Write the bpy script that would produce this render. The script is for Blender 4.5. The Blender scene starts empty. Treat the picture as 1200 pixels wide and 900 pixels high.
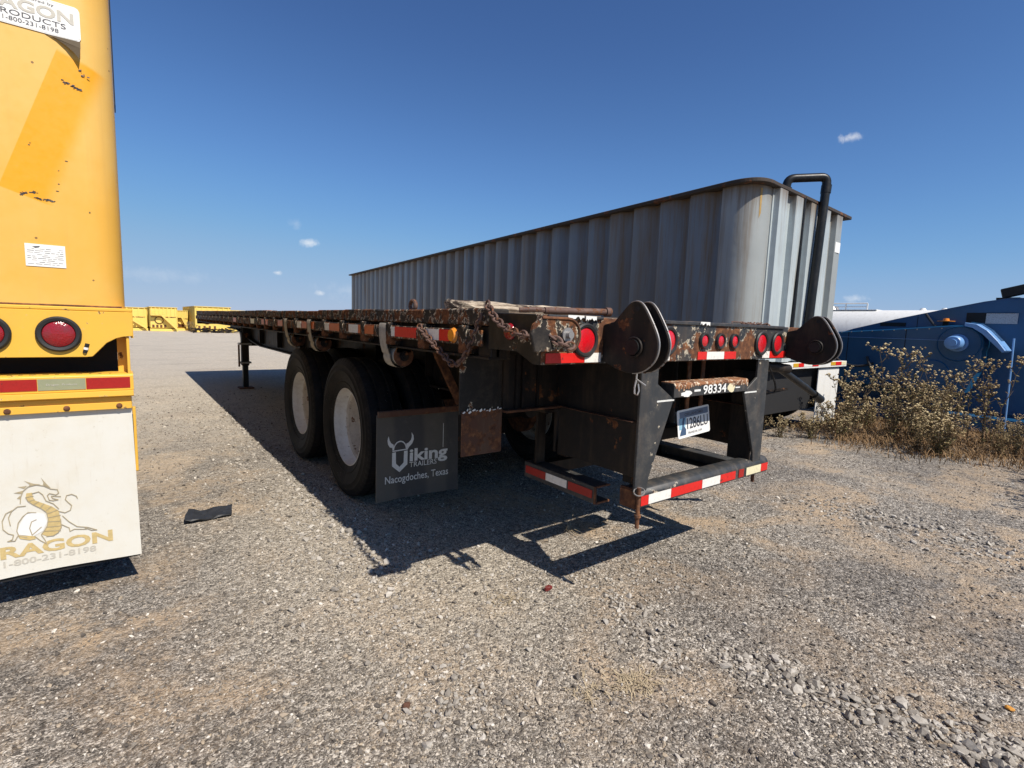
import bpy, bmesh, math, random
import numpy as np
from mathutils import Vector, Matrix
R = math.radians
random.seed(7); RNG = np.random.default_rng(11)
S = bpy.context.scene
COL = S.collection

# ------------------------------------------------------------------ camera
cam_d = bpy.data.cameras.new('camera'); cam = bpy.data.objects.new('camera', cam_d); COL.objects.link(cam)
cam_d.sensor_width = 36.0; cam_d.lens = 17.934; cam_d.clip_start = 0.05; cam_d.clip_end = 6000
# axes of the hand-held camera (right, up, back) in world coordinates; X runs across the trailers, Y along them
cam.matrix_world = Matrix(((0.79667057, 0.04336308, -0.60285625, 0.0),
                           (-0.60348822, 0.11224617, -0.78943192, 0.0),
                           (0.0334361, 0.99273382, 0.11559233, 1.32),
                           (0, 0, 0, 1)))
S.camera = cam
S.render.resolution_x = 1024; S.render.resolution_y = 768

# ------------------------------------------------------------------ nodes helper
class G:
    def __init__(s, nt): s.nt = nt; nt.nodes.clear()
    def n(s, t, ins=None, **props):
        nd = s.nt.nodes.new('ShaderNode' + t)
        for k, v in props.items(): setattr(nd, k, v)
        for k, v in (ins or {}).items():
            sock = nd.inputs[k]
            if isinstance(v, bpy.types.NodeSocket): s.nt.links.new(v, sock)
            else:
                if sock.type == 'RGBA' and len(v) == 3: v = (*v, 1)
                sock.default_value = v
        return nd
    def m(s, op, a, b=None, c=None, clamp=False):
        ins = {0: a}
        if b is not None: ins[1] = b
        if c is not None: ins[2] = c
        return s.n('Math', ins, operation=op, use_clamp=clamp).outputs[0]
    def vm(s, op, a, b=None):
        ins = {0: a}
        if b is not None: ins[1] = b
        nd = s.n('VectorMath', ins, operation=op)
        return nd.outputs['Value'] if op in ('DOT_PRODUCT', 'LENGTH', 'DISTANCE') else nd.outputs[0]
    def mr(s, v, a, b, c=0.0, d=1.0, smooth=True):
        return s.n('MapRange', {'Value': v, 'From Min': a, 'From Max': b, 'To Min': c, 'To Max': d},
                   interpolation_type='SMOOTHSTEP' if smooth else 'LINEAR').outputs[0]
    def mix(s, f, a, b, blend='MIX'):
        nd = s.n('Mix', data_type='RGBA', blend_type=blend, clamp_factor=True)
        for i, v in ((0, f), (6, a), (7, b)):
            if isinstance(v, bpy.types.NodeSocket): s.nt.links.new(v, nd.inputs[i])
            else: nd.inputs[i].default_value = v if i == 0 else (*v, 1) if len(v) == 3 else v
        return nd.outputs[2]
    def noise(s, vec, scale, detail=4.0, rough=0.6, dist=0.0):
        nd = s.n('TexNoise', {'Vector': vec, 'Scale': scale, 'Detail': detail, 'Roughness': rough, 'Distortion': dist})
        return nd.outputs[0]
    def ramp(s, f, stops):
        nd = s.n('ValToRGB', {0: f}); cr = nd.color_ramp
        while len(cr.elements) < len(stops): cr.elements.new(0.5)
        for e, (p, c) in zip(cr.elements, stops):
            e.position = p; e.color = (*c, 1) if len(c) == 3 else c
        return nd.outputs[0]

# ------------------------------------------------------------------ sky and sun
SUN = Vector((0.11, -0.84, 1.0)).normalized()          # towards the sun
EL = math.asin(SUN.z); AZ = math.atan2(SUN.x, SUN.y)
W = bpy.data.worlds.new('World'); S.world = W; W.use_nodes = True
g = G(W.node_tree)
sky = g.n('TexSky', sky_type='NISHITA', sun_disc=False, sun_elevation=EL, sun_rotation=AZ,
          altitude=600.0, air_density=1.0, dust_density=0.1, ozone_density=8.0)
dirv = g.vm('NORMALIZE', g.n('TexCoord').outputs['Generated'])
CLOUDS = [((0.8922, 0.3392, 0.2982), 0.019, 0.009, 0.7), ((0.2679, 0.9546, 0.1306), 0.024, 0.009, 0.6),
          ((0.2191, 0.9727, 0.0771), 0.011, 0.0055, 0.7), ((0.2445, 0.9562, 0.1611), 0.012, 0.012, 0.22),
          ((0.9422, 0.3297, 0.06), 0.02, 0.008, 0.45), ((0.2869, 0.9569, 0.0457), 0.012, 0.006, 0.5),
          ((0.0419, 0.9979, 0.060), 0.11, 0.014, 0.12), ((0.33, 0.93, 0.05), 0.07, 0.02, 0.15)]
nz = g.noise(dirv, 46.0, 6.0, 0.62, 0.3)
nz2 = g.m('MULTIPLY_ADD', nz, 2.6, -1.3)
tot = None
for d, a, b, st in CLOUDS:
    dv = Vector(d).normalized(); h = Vector((-dv.y, dv.x, 0)).normalized(); u = dv.cross(h).normalized()
    if u.z < 0: u = -u
    p = g.m('DIVIDE', g.vm('DOT_PRODUCT', dirv, tuple(h)), a)
    # height along the up axis of the spot
    q = g.m('DIVIDE', g.vm('DOT_PRODUCT', dirv, tuple(u)), b)
    ahead = g.m('GREATER_THAN', g.vm('DOT_PRODUCT', dirv, tuple(dv)), 0.5)
    r = g.m('SQRT', g.m('ADD', g.m('MULTIPLY', p, p), g.m('MULTIPLY', q, q)))
    mk = g.m('MULTIPLY', g.m('MULTIPLY', g.mr(g.m('ADD', g.m('SUBTRACT', 1.0, r), nz2), 0.0, 1.3), st), ahead)
    tot = mk if tot is None else g.m('MAXIMUM', tot, mk)
# the lens and film grade of this deep, clear sky: less red high up, a softer horizon
scaled = g.vm('MULTIPLY', sky.outputs[0], (0.1, 0.1, 0.1))
cv = g.n('RGBCurve', {'Color': scaled})
for ci, pts in enumerate(([(0, 0), (0.068, 0.056), (0.083, 0.073), (0.118, 0.113), (0.20, 0.195), (0.30, 0.28), (0.606, 0.40), (1, 0.50)], [(0, 0), (0.141, 0.135), (0.17, 0.174), (0.237, 0.262), (0.34, 0.37), (0.45, 0.44), (0.787, 0.53), (1, 0.60)], [(0, 0), (0.309, 0.35), (0.367, 0.43), (0.475, 0.575), (0.56, 0.655), (0.65, 0.70), (0.807, 0.71), (1, 0.74)])):
    c_ = cv.mapping.curves[ci]
    while len(c_.points) < len(pts): c_.points.new(0.5, 0.5)
    for p_, q_ in zip(c_.points, pts): p_.location = q_
cv.mapping.update()
EXPO = 0.25
skyc = g.mix(tot, g.vm('MULTIPLY', cv.outputs[0], (10.0 / 2 ** EXPO,) * 3), (8.2, 8.3, 8.4))
bg = g.n('Background', {'Color': skyc, 'Strength': 0.1})
g.nt.links.new(bg.outputs[0], g.n('OutputWorld').inputs[0])

sl = bpy.data.lights.new('sun', 'SUN'); sl.energy = 4.9; sl.angle = R(0.53); sl.color = (1.0, 0.93, 0.83)
so = bpy.data.objects.new('sun', sl); COL.objects.link(so); so.location = (0, -20, 30)
so.rotation_euler = SUN.to_track_quat('Z', 'Y').to_euler()
S.view_settings.view_transform = 'Standard'; S.view_settings.look = 'None'
S.view_settings.exposure = EXPO; S.view_settings.gamma = 1.0; S.view_settings.use_curve_mapping = False
S.render.engine = 'CYCLES'

# ------------------------------------------------------------------ materials
MATS = {}
def newmat(name):
    m = bpy.data.materials.new(name); m.use_nodes = True; MATS[name] = m
    return m, G(m.node_tree)
def finish(g, color, rough=0.6, metal=0.0, bump=None, bstr=0.3, bdist=0.01, **kw):
    ins = {'Base Color': color, 'Roughness': rough, 'Metallic': metal}
    ins.update(kw)
    if bump is not None:
        ins['Normal'] = g.n('Bump', {'Height': bump, 'Strength': bstr, 'Distance': bdist}).outputs[0]
    p = g.n('BsdfPrincipled', ins)
    g.nt.links.new(p.outputs[0], g.n('OutputMaterial').inputs[0])
def obj_co(g): return g.n('TexCoord').outputs['Object']

RUST = [(0.25, (0.035, 0.016, 0.010)), (0.5, (0.12, 0.048, 0.022)), (0.7, (0.27, 0.115, 0.045)), (0.85, (0.42, 0.24, 0.11))]
def painted(name, base, rust=0.3, rscale=5.0, chip=(0.55, 0.48, 0.36), chips=0.0, rough=0.5, var=0.25, streak=0.0, dust=0.1,
            dustc=(0.33, 0.27, 0.20), metal=0.0, bstr=0.35, spec=0.5):
    m, g = newmat(name); co = obj_co(g)
    n1 = g.noise(co, rscale, 9.0, 0.68)
    n2 = g.noise(co, rscale * 5, 6.0, 0.65)
    n3 = g.noise(co, 1.7, 4.0, 0.6)
    t = 0.68 - rust * 0.32
    mask = g.mr(n1, t, t + 0.035)
    c = g.mix(g.m('MULTIPLY', g.mr(n3, 0.3, 0.75), var), base, tuple(min(1, x * 1.9 + 0.01) for x in base))
    if streak > 0:
        sco = g.n('Mapping', {'Vector': co, 'Scale': (5, 5, 0.9)}).outputs[0]
        sn = g.noise(sco, 2.2, 6.0, 0.65)
        c = g.mix(g.m('MULTIPLY', g.mr(sn, 0.46, 0.72), streak), c, (0.13, 0.085, 0.05))
    dn = g.noise(co, 14.0, 8.0, 0.75)
    c = g.mix(g.m('MULTIPLY', g.mr(dn, 0.42, 0.75), dust), c, dustc)
    if chips > 0:
        band = g.m('MULTIPLY', g.mr(n1, t - 0.05 * chips, t), g.m('SUBTRACT', 1.0, mask))
        c = g.mix(g.m('MULTIPLY', band, g.mr(n2, 0.46, 0.55)), c, chip)
    rc = g.ramp(n2, RUST)
    c = g.mix(mask, c, rc)
    ro = g.m('ADD', g.m('MULTIPLY', mask, 0.9 - rough), g.m('ADD', rough, g.m('MULTIPLY', g.m('SUBTRACT', dn, 0.5), 0.3)))
    h = g.m('ADD', g.m('MULTIPLY', mask, g.m('SUBTRACT', n2, 0.9)), g.m('MULTIPLY', dn, 0.25))
    finish(g, c, ro, metal, h, bstr, 0.006, **{'Specular IOR Level': spec})
    return m
def plain(name, base, rough=0.6, var=0.2, scale=8.0, metal=0.0, bstr=0.15, bscale=60.0, dark=0.5, **kw):
    m, g = newmat(name); co = obj_co(g)
    n = g.noise(co, scale, 7.0, 0.65)
    c = g.mix(g.m('MULTIPLY', g.mr(n, 0.35, 0.7), var), base, tuple(x * dark for x in base))
    finish(g, c, rough, metal, g.noise(co, bscale, 4.0, 0.6), bstr, 0.004, **kw)
    return m

painted('black_paint', (0.013, 0.013, 0.013), rust=0.18, rscale=7.0, chips=0.25, streak=0.15, dust=0.10, rough=0.45, spec=0.2)
painted('black_frame', (0.011, 0.010, 0.010), rust=0.24, rscale=4.5, chips=0.0, streak=0.28, dust=0.18, dustc=(0.11, 0.07, 0.045), rough=0.55, spec=0.22)
painted('rear_plate', (0.024, 0.027, 0.031), rust=0.60, rscale=6.0, chips=0.6, streak=0.3, dust=0.1, rough=0.45, spec=0.35)
painted('bumper_paint', (0.026, 0.029, 0.032), rust=0.10, rscale=11.0, chips=0.5, streak=0.25, dust=0.2, rough=0.5)
painted('rust_metal', (0.10, 0.045, 0.024), rust=0.85, rscale=5.0, streak=0.2, dust=0.2, rough=0.8)
painted('rust_plate', (0.085, 0.036, 0.02), rust=0.55, rscale=7.0, streak=0.6, dust=0.1, rough=0.85)
painted('side_band', (0.017, 0.015, 0.014), rust=0.58, rscale=9.0, chips=0.45, streak=0.2, dust=0.14, rough=0.65, spec=0.22)
painted('yellow_paint', (0.77, 0.42, 0.055), rust=-0.15, rscale=7.0, chips=0.0, var=0.05, dust=0.05, dustc=(0.75, 0.5, 0.16), rough=0.4, bstr=0.08)
painted('yellow_worn', (0.76, 0.42, 0.05), rust=0.17, rscale=24.0, chips=0.4, chip=(0.7, 0.5, 0.2), var=0.1, dust=0.15, dustc=(0.5, 0.3, 0.08), rough=0.45, bstr=0.2)
painted('far_yellow', (0.78, 0.56, 0.13), rust=-0.1, rscale=1.2, chips=0.0, var=0.1, dust=0.35, dustc=(0.7, 0.52, 0.2), streak=0.12, rough=0.6, bstr=0.1)
painted('blue_paint', (0.006, 0.070, 0.165), rust=-0.3, rscale=5.0, var=0.25, dust=0.15, dustc=(0.06, 0.12, 0.22), rough=0.35, bstr=0.05)
painted('sunlit_blue', (0.14, 0.30, 0.58), rust=0.0, rscale=7.0, var=0.12, dust=0.12, dustc=(0.35, 0.42, 0.5), rough=0.4, bstr=0.08)  # blue of the sunlit faces, the sunlight put into the colour
painted('white_paint', (0.74, 0.74, 0.71), rust=0.0, rscale=4.0, var=0.0, dust=0.25, dustc=(0.5, 0.46, 0.38), streak=0.15, rough=0.5, bstr=0.05)
painted('rim_white', (0.80, 0.77, 0.70), rust=0.12, rscale=38.0, var=0.0, dust=0.4, dustc=(0.42, 0.32, 0.2), rough=0.55)
painted('steel', (0.33, 0.32, 0.31), rust=0.3, rscale=22.0, var=0.2, dust=0.3, rough=0.45, metal=0.6)
painted('chain_rust', (0.09, 0.05, 0.038), rust=0.5, rscale=30.0, dust=0.5, dustc=(0.28, 0.18, 0.14), rough=0.75)
painted('dark_pipe', (0.009, 0.010, 0.011), rust=0.0, rscale=5.0, dust=0.05, rough=0.4, streak=0.0, spec=0.3)
painted('bracket_black', (0.012, 0.011, 0.010), rust=0.26, rscale=10.0, chips=0.0, streak=0.3, dust=0.25, dustc=(0.12, 0.065, 0.04), rough=0.6, spec=0.22)
plain('near_black', (0.010, 0.010, 0.011), 0.8)
plain('grommet', (0.018, 0.018, 0.018), 0.55, bscale=200)
plain('hose_rubber', (0.014, 0.014, 0.015), 0.6)
plain('shred_rubber', (0.022, 0.023, 0.025), 0.55, var=0.6, scale=20, dark=2.0, bstr=0.5, bscale=90)
plain('print_dark', (0.06, 0.06, 0.07), 0.6, var=0.3, scale=60, dark=2.2)
plain('print_tan', (0.50, 0.38, 0.17), 0.6, var=0.5, scale=50, dark=1.45)
plain('print_line', (0.36, 0.30, 0.19), 0.6, var=0.4, scale=60, dark=1.5)
plain('print_pale', (0.74, 0.74, 0.72), 0.6, var=0.2, scale=40, dark=0.95)
plain('print_faded', (0.50, 0.47, 0.40), 0.6, var=0.4, scale=60, dark=1.15)
plain('print_grey', (0.72, 0.72, 0.68), 0.6, var=0.5, scale=60, dark=0.7)
plain('print_blue', (0.05, 0.09, 0.16), 0.5)
plain('plate_sky', (0.28, 0.50, 0.62), 0.45)
plain('plate_grey', (0.16, 0.20, 0.27), 0.45)
plain('print_white', (0.80, 0.80, 0.76), 0.5, var=0.25, scale=40, dark=0.7)
plain('cream_patch', (0.76, 0.68, 0.45), 0.55, var=0.5, scale=30, dark=0.8)
plain('decal_white', (0.82, 0.81, 0.77), 0.4, var=0.1, scale=15, dark=0.85)
plain('olive_tape', (0.30, 0.31, 0.19), 0.35, var=0.2)
plain('strap_web', (0.46, 0.41, 0.33), 0.85, var=0.6, scale=25, bstr=0.4, bscale=300)
def log_mat():
    m, g = newmat('log_wood'); co = obj_co(g)
    gr = g.noise(g.n('Mapping', {'Vector': co, 'Scale': (1.3, 9, 16)}).outputs[0], 3.0, 8, 0.75)
    bl = g.noise(co, 7, 6, 0.7)
    c = g.ramp(gr, [(0.34, (0.03, 0.02, 0.014)), (0.42, (0.18, 0.13, 0.09)), (0.55, (0.52, 0.43, 0.32)), (0.75, (0.66, 0.58, 0.46))])
    c = g.mix(g.mr(bl, 0.50, 0.60), c, (0.045, 0.03, 0.022))
    finish(g, c, 0.9, 0.0, gr, 0.9, 0.012)
log_mat()
plain('deck_wood', (0.16, 0.115, 0.075), 0.9, var=0.8, scale=9, dark=0.4, bstr=0.6, bscale=40)
def plant(name, a, b, c3):
    m, g = newmat(name); co = obj_co(g); rnd_ = g.n('ObjectInfo').outputs['Random']
    isl = g.n('NewGeometry').outputs['Random Per Island']
    c = g.mix(rnd_, a, b); c = g.mix(g.mr(isl, 0.3, 0.85), c, c3)
    finish(g, c, 0.85)
plant('twig_leaf', (0.085, 0.085, 0.028), (0.15, 0.135, 0.04), (0.20, 0.16, 0.06))
plant('dry_leaf', (0.16, 0.10, 0.048), (0.22, 0.15, 0.07), (0.08, 0.05, 0.026))
plant('seed_head', (0.40, 0.29, 0.14), (0.54, 0.44, 0.25), (0.17, 0.115, 0.055))
plain('stem', (0.16, 0.115, 0.06), 0.85, var=0.5, scale=20)
plain('straw', (0.46, 0.37, 0.24), 0.85, var=0.7, scale=7, dark=0.5)
plain('straw_brown', (0.26, 0.16, 0.075), 0.9, var=0.7, scale=5, dark=0.6)
plain('red_plastic', (0.14, 0.014, 0.010), 0.5)
plain('orange_plastic', (0.70, 0.32, 0.05), 0.5)
plain('mesh_metal', (0.45, 0.46, 0.48), 0.5, var=0.7, scale=90, dark=0.35)

painted('rust_orange', (0.22, 0.09, 0.035), rust=0.5, rscale=14.0, chips=1.0, chip=(0.7, 0.6, 0.45), dust=0.4, dustc=(0.5, 0.33, 0.2), rough=0.85)
plain('peel_brown', (0.075, 0.05, 0.02), 0.7)
painted('rim_dark', (0.035, 0.026, 0.02), rust=0.35, rscale=4.0, dust=0.3, dustc=(0.10, 0.06, 0.035), rough=0.8)
def tape(name, base, rough=0.35):
    m, g = newmat(name); co = obj_co(g)
    n = g.noise(co, 26, 8, 0.7); n2 = g.noise(co, 60, 6, 0.7)
    c = g.mix(g.mr(n, 0.62, 0.68), base, (0.05, 0.03, 0.025))
    c = g.mix(g.m('MULTIPLY', g.mr(n2, 0.45, 0.7), 0.35), c, tuple(x * 0.5 for x in base))
    vo = g.n('TexVoronoi', {'Vector': co, 'Scale': 180.0}).outputs[0]
    finish(g, c, rough, 0.0, vo, 0.15, 0.002)
tape('tape_red', (0.66, 0.018, 0.014)); tape('tape_white', (0.80, 0.78, 0.72)); tape('tape_orange', (0.62, 0.12, 0.02)); tape('tape_cream', (0.76, 0.70, 0.46))
tape('tape_dull_red', (0.36, 0.014, 0.010)); tape('tape_amber', (0.62, 0.36, 0.03))
def lens(name, base):
    m, g = newmat(name); co = obj_co(g)
    v = g.n('TexVoronoi', {'Vector': co, 'Scale': 130.0}).outputs[0]
    n = g.noise(co, 20, 5, 0.6)
    finish(g, g.mix(g.mr(n, 0.4, 0.75), base, tuple(x * 0.6 + 0.02 for x in base)), 0.18, 0.0, v, 0.35, 0.003, **{'Coat Weight': 0.6, 'Coat Roughness': 0.08})
lens('lens_red', (0.62, 0.008, 0.016)); lens('lens_dark_red', (0.28, 0.006, 0.010)); lens('lens_amber', (0.75, 0.26, 0.015))

def tyre_mat():
    m, g = newmat('tyre'); co = obj_co(g)
    n = g.noise(co, 9, 7, 0.65)
    c = g.mix(g.mr(n, 0.4, 0.75), (0.008, 0.0078, 0.0076), (0.026, 0.021, 0.017))
    sp = g.n('TexVoronoi', {'Vector': co, 'Scale': 55.0}).outputs[0]
    c = g.mix(g.m('MULTIPLY', g.m('LESS_THAN', sp, 0.10), g.mr(g.noise(co, 3, 3, 0.5), 0.5, 0.6)), c, (0.3, 0.26, 0.2))
    sp_ = g.n('SeparateXYZ', {0: co}); rr_ = g.m('SQRT', g.m('ADD', g.m('MULTIPLY', sp_.outputs[1], sp_.outputs[1]), g.m('MULTIPLY', sp_.outputs[2], sp_.outputs[2])))
    an_ = g.m('ARCTAN2', sp_.outputs[1], sp_.outputs[2])
    lug = g.m('MULTIPLY', g.mr(g.m('SINE', g.m('MULTIPLY', an_, 64.0)), -0.2, 0.2), g.mr(rr_, 0.485, 0.50))
    finish(g, c, 0.7, 0.0, g.m('ADD', g.m('MULTIPLY', g.noise(co, 60, 5, 0.6), 0.4), lug), 0.5, 0.006, **{'Specular IOR Level': 0.25})
tyre_mat()
def flap_mat():
    m, g = newmat('black_flap'); co = obj_co(g)
    v = g.n('TexWave', {'Vector': co, 'Scale': 0.9, 'Distortion': 2.5, 'Detail': 3.0}, bands_direction='X').outputs[1]
    n = g.noise(co, 12, 8, 0.7)
    c = g.mix(g.mr(v, 0.35, 0.75), (0.045, 0.046, 0.047), (0.082, 0.077, 0.066))
    c = g.mix(g.m('MULTIPLY', g.mr(n, 0.5, 0.8), 0.5), c, (0.14, 0.12, 0.10))
    finish(g, c, 0.55, 0.0, n, 0.15, 0.006)
flap_mat()
def white_flap():
    m, g = newmat('white_flap'); co = obj_co(g)
    n = g.noise(co, 5, 8, 0.7); n2 = g.noise(co, 34, 8, 0.75); st = g.noise(g.n('Mapping', {'Vector': co, 'Scale': (14, 14, 1)}).outputs[0], 3, 6, 0.7)
    c = g.mix(g.mr(n, 0.35, 0.75), (0.68, 0.665, 0.60), (0.65, 0.615, 0.52))
    c = g.mix(g.m('MULTIPLY', g.mr(n2, 0.60, 0.72), 0.55), c, (0.42, 0.36, 0.26))
    c = g.mix(g.m('MULTIPLY', g.mr(st, 0.58, 0.75), 0.35), c, (0.5, 0.43, 0.32))
    finish(g, c, 0.55, 0.0, n, 0.12, 0.01)
white_flap()
def tank_body():
    # faded yellow gel coat with a brighter, less faded diagonal band where a graphic was removed
    m, g = newmat('tank_yellow'); co = obj_co(g)
    n = g.noise(co, 1.6, 5, 0.6); n2 = g.noise(co, 40, 6, 0.7)
    loc = g.n('Mapping', {'Vector': co, 'Location': (-0.995, 0.0, -2.13)}, vector_type='POINT').outputs[0]
    rot = g.n('VectorRotate', {'Vector': loc, 'Axis': (0, 1, 0), 'Angle': R(-19.5)}, rotation_type='AXIS_ANGLE').outputs[0]
    sx = g.n('SeparateXYZ', {0: rot})
    bx = g.m('MULTIPLY', g.mr(sx.outputs[0], -0.098, -0.094), g.m('SUBTRACT', 1.0, g.mr(sx.outputs[0], 0.035, 0.105)))
    bz = g.m('MULTIPLY', g.mr(sx.outputs[2], -0.335, -0.33), g.m('SUBTRACT', 1.0, g.mr(sx.outputs[2], 0.325, 0.345)))
    band = g.m('MULTIPLY', bx, bz)
    c = g.mix(g.mr(n, 0.3, 0.7), (0.74, 0.40, 0.058), (0.75, 0.455, 0.11))
    dr = g.noise(g.n('Mapping', {'Vector': co, 'Scale': (16, 16, 0.5)}).outputs[0], 1.5, 6, 0.65)
    c = g.mix(g.m('MULTIPLY', g.mr(dr, 0.52, 0.75), 0.22), c, (0.55, 0.30, 0.07))
    c = g.mix(band, c, (0.78, 0.345, 0.003))
    sp = g.n('TexVoronoi', {'Vector': co, 'Scale': 9.0}).outputs[0]
    c = g.mix(g.m('MULTIPLY', g.m('LESS_THAN', sp, 0.045), 0.8), c, (0.12, 0.06, 0.03))
    c = g.mix(g.m('MULTIPLY', g.mr(n2, 0.62, 0.75), 0.25), c, (0.55, 0.33, 0.12))
    finish(g, c, g.mr(n2, 0.3, 0.7, 0.36, 0.55), 0.0, g.noise(co, 2.0, 3, 0.5), 0.16, 0.03)
tank_body()
def frac_mat(name, base, brown):
    m, g = newmat(name)
    co = obj_co(g); ge = g.n('NewGeometry').outputs['Position']
    rnd = g.n('ObjectInfo').outputs['Random']
    sco = g.n('Mapping', {'Vector': ge, 'Scale': (7, 7, 0.35)}).outputs[0]
    s1 = g.noise(sco, 1.6, 7, 0.68); n = g.noise(ge, 9, 8, 0.7)
    c = g.mix(g.mr(g.noise(ge, 0.8, 4, 0.6), 0.3, 0.7), base, tuple(x * 0.82 for x in base))
    c = g.mix(g.m('MULTIPLY', g.m('GREATER_THAN', rnd, 0.62), 0.5), c, (0.18, 0.165, 0.14))
    c = g.mix(g.m('MULTIPLY', g.mr(s1, 0.45, 0.72), brown), c, (0.17, 0.12, 0.07))
    z = g.n('SeparateXYZ', {0: ge}).outputs[2]
    top = g.m('MULTIPLY', g.mr(g.m('ADD', z, g.m('MULTIPLY', s1, 0.5)), 2.95, 3.3), 0.85)
    c = g.mix(top, c, (0.15, 0.10, 0.055))
    c = g.mix(g.mr(n, 0.70, 0.74), c, (0.10, 0.05, 0.03))
    finish(g, c, 0.5, 0.0, g.m('ADD', g.noise(ge, 1.6, 3, 0.55), g.m('MULTIPLY', n, 0.1)), 0.4, 0.035)
frac_mat('frac_grey', (0.185, 0.215, 0.24), 1.0)
frac_mat('frac_sunlit', (0.46, 0.52, 0.535), 0.6)  # same tank steel, sunlight on rear and corner brightened into the colour
plain('rust_run', (0.42, 0.27, 0.09), 0.7, var=0.5, scale=12, dark=0.6)

def ground_mat():
    m, g = newmat('gravel_ground'); co = obj_co(g)
    wob = g.vm('ADD', co, g.vm('MULTIPLY', g.n('TexNoise', {'Vector': co, 'Scale': 30.0, 'Detail': 3.0}).outputs[1], (0.02, 0.02, 0.0)))
    v1 = g.n('TexVoronoi', {'Vector': wob, 'Scale': 85.0}); v2 = g.n('TexVoronoi', {'Vector': wob, 'Scale': 34.0})
    v3 = g.n('TexVoronoi', {'Vector': wob, 'Scale': 210.0})
    a1 = g.n('SeparateColor', {0: v1.outputs[1]}).outputs[0]; a2 = g.n('SeparateColor', {0: v2.outputs[1]}).outputs[1]
    a3 = g.n('SeparateColor', {0: v3.outputs[1]}).outputs[2]
    big = g.noise(co, 0.33, 6, 0.62); mid = g.noise(co, 1.5, 7, 0.68, 0.4); fine = g.noise(co, 16, 8, 0.75)
    peb = g.m('ADD', g.m('ADD', g.m('MULTIPLY', a1, 0.36), g.m('MULTIPLY', a3, 0.48)), g.m('MULTIPLY', a2, 0.16))
    c = g.ramp(peb, [(0.20, (0.060, 0.051, 0.042)), (0.42, (0.185, 0.162, 0.135)), (0.60, (0.31, 0.275, 0.23)), (0.80, (0.70, 0.64, 0.55))])
    dustm = g.m('MULTIPLY', g.mr(mid, 0.44, 0.64), g.mr(big, 0.34, 0.56))
    dk = g.m('MULTIPLY', g.mr(g.noise(co, 0.5, 6, 0.62, 0.8), 0.40, 0.60), 0.72)
    c = g.mix(dk, c, g.mix(g.mr(peb, 0.25, 0.8), (0.045, 0.039, 0.034), (0.30, 0.268, 0.232)))
    lane = g.mr(g.noise(g.n('Mapping', {'Vector': co, 'Scale': (1.5, 0.22, 1)}).outputs[0], 1.0, 5, 0.6, 0.4), 0.52, 0.68)
    c = g.mix(g.m('MULTIPLY', g.m('MULTIPLY', lane, 0.55), g.mr(fine, 0.3, 0.6)), c, (0.42, 0.355, 0.275))
    c = g.mix(g.m('MULTIPLY', dustm, g.mr(fine, 0.26, 0.56)), c, (0.47, 0.345, 0.22))
    sand = g.m('MULTIPLY', g.mr(g.noise(co, 2.6, 6, 0.7, 0.5), 0.58, 0.72), g.mr(fine, 0.36, 0.58))
    c = g.mix(g.m('MULTIPLY', sand, 0.8), c, (0.48, 0.38, 0.265))
    # pale compacted crushed stone further up the yard
    sx = g.n('SeparateXYZ', {0: co})
    far = g.mr(g.m('ADD', sx.outputs[1], g.m('MULTIPLY', mid, 5.0)), 5.5, 12.0)
    c = g.mix(g.m('MULTIPLY', far, 0.88), c, g.mix(g.mr(g.m('ADD', g.m('MULTIPLY', fine, 0.5), g.m('MULTIPLY', peb, 0.5)), 0.35, 0.65), (0.36, 0.31, 0.245), (0.68, 0.61, 0.50)))
    c = g.mix(g.m('MULTIPLY', g.m('MULTIPLY', far, g.mr(g.noise(g.n('Mapping', {'Vector': co, 'Scale': (0.5, 1.4, 1)}).outputs[0], 0.7, 7, 0.72), 0.5, 0.7)), 0.5), c, (0.27, 0.225, 0.18))
    # lighter trodden gravel beside and behind the trailer
    dx = g.m('SUBTRACT', sx.outputs[0], 1.15); dy = g.m('SUBTRACT', sx.outputs[1], 2.75)
    rr = g.m('SQRT', g.m('ADD', g.m('MULTIPLY', g.m('MULTIPLY', dx, dx), 1.0), g.m('MULTIPLY', g.m('MULTIPLY', dy, dy), 0.34)))
    near = g.m('MULTIPLY', g.m('SUBTRACT', 1.0, g.mr(g.m('ADD', rr, g.m('MULTIPLY', mid, 0.8)), 0.7, 1.7)), 0.8)
    c = g.mix(near, c, g.mix(g.mr(peb, 0.3, 0.7), (0.25, 0.215, 0.165), (0.62, 0.55, 0.44)))
    h = g.m('ADD', g.m('MULTIPLY', v1.outputs[0], -0.8), g.m('ADD', g.m('MULTIPLY', v2.outputs[0], -0.9), g.m('MULTIPLY', fine, 1.1)))
    h = g.m('ADD', h, g.m('MULTIPLY', v3.outputs[0], -0.4))
    finish(g, c, 0.92, 0.0, h, 0.85, 0.011)
ground_mat()
def stone_mat(name, stops):
    m, g = newmat(name); ge = g.n('NewGeometry')
    c = g.ramp(ge.outputs['Random Per Island'], stops)
    n = g.noise(obj_co(g), 120, 4, 0.6)
    c = g.mix(g.m('MULTIPLY', g.mr(n, 0.4, 0.7), 0.4), c, (0.20, 0.16, 0.12))
    finish(g, c, 0.88, 0.0, n, 0.3, 0.003)
stone_mat('gravel_stone', [(0.0, (0.065, 0.056, 0.048)), (0.38, (0.17, 0.15, 0.127)), (0.70, (0.29, 0.255, 0.212)), (0.86, (0.40, 0.32, 0.225)), (0.96, (0.68, 0.63, 0.55))])
stone_mat('pale_stone', [(0.0, (0.19, 0.17, 0.145)), (0.5, (0.34, 0.31, 0.265)), (0.9, (0.52, 0.48, 0.42))])

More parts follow.
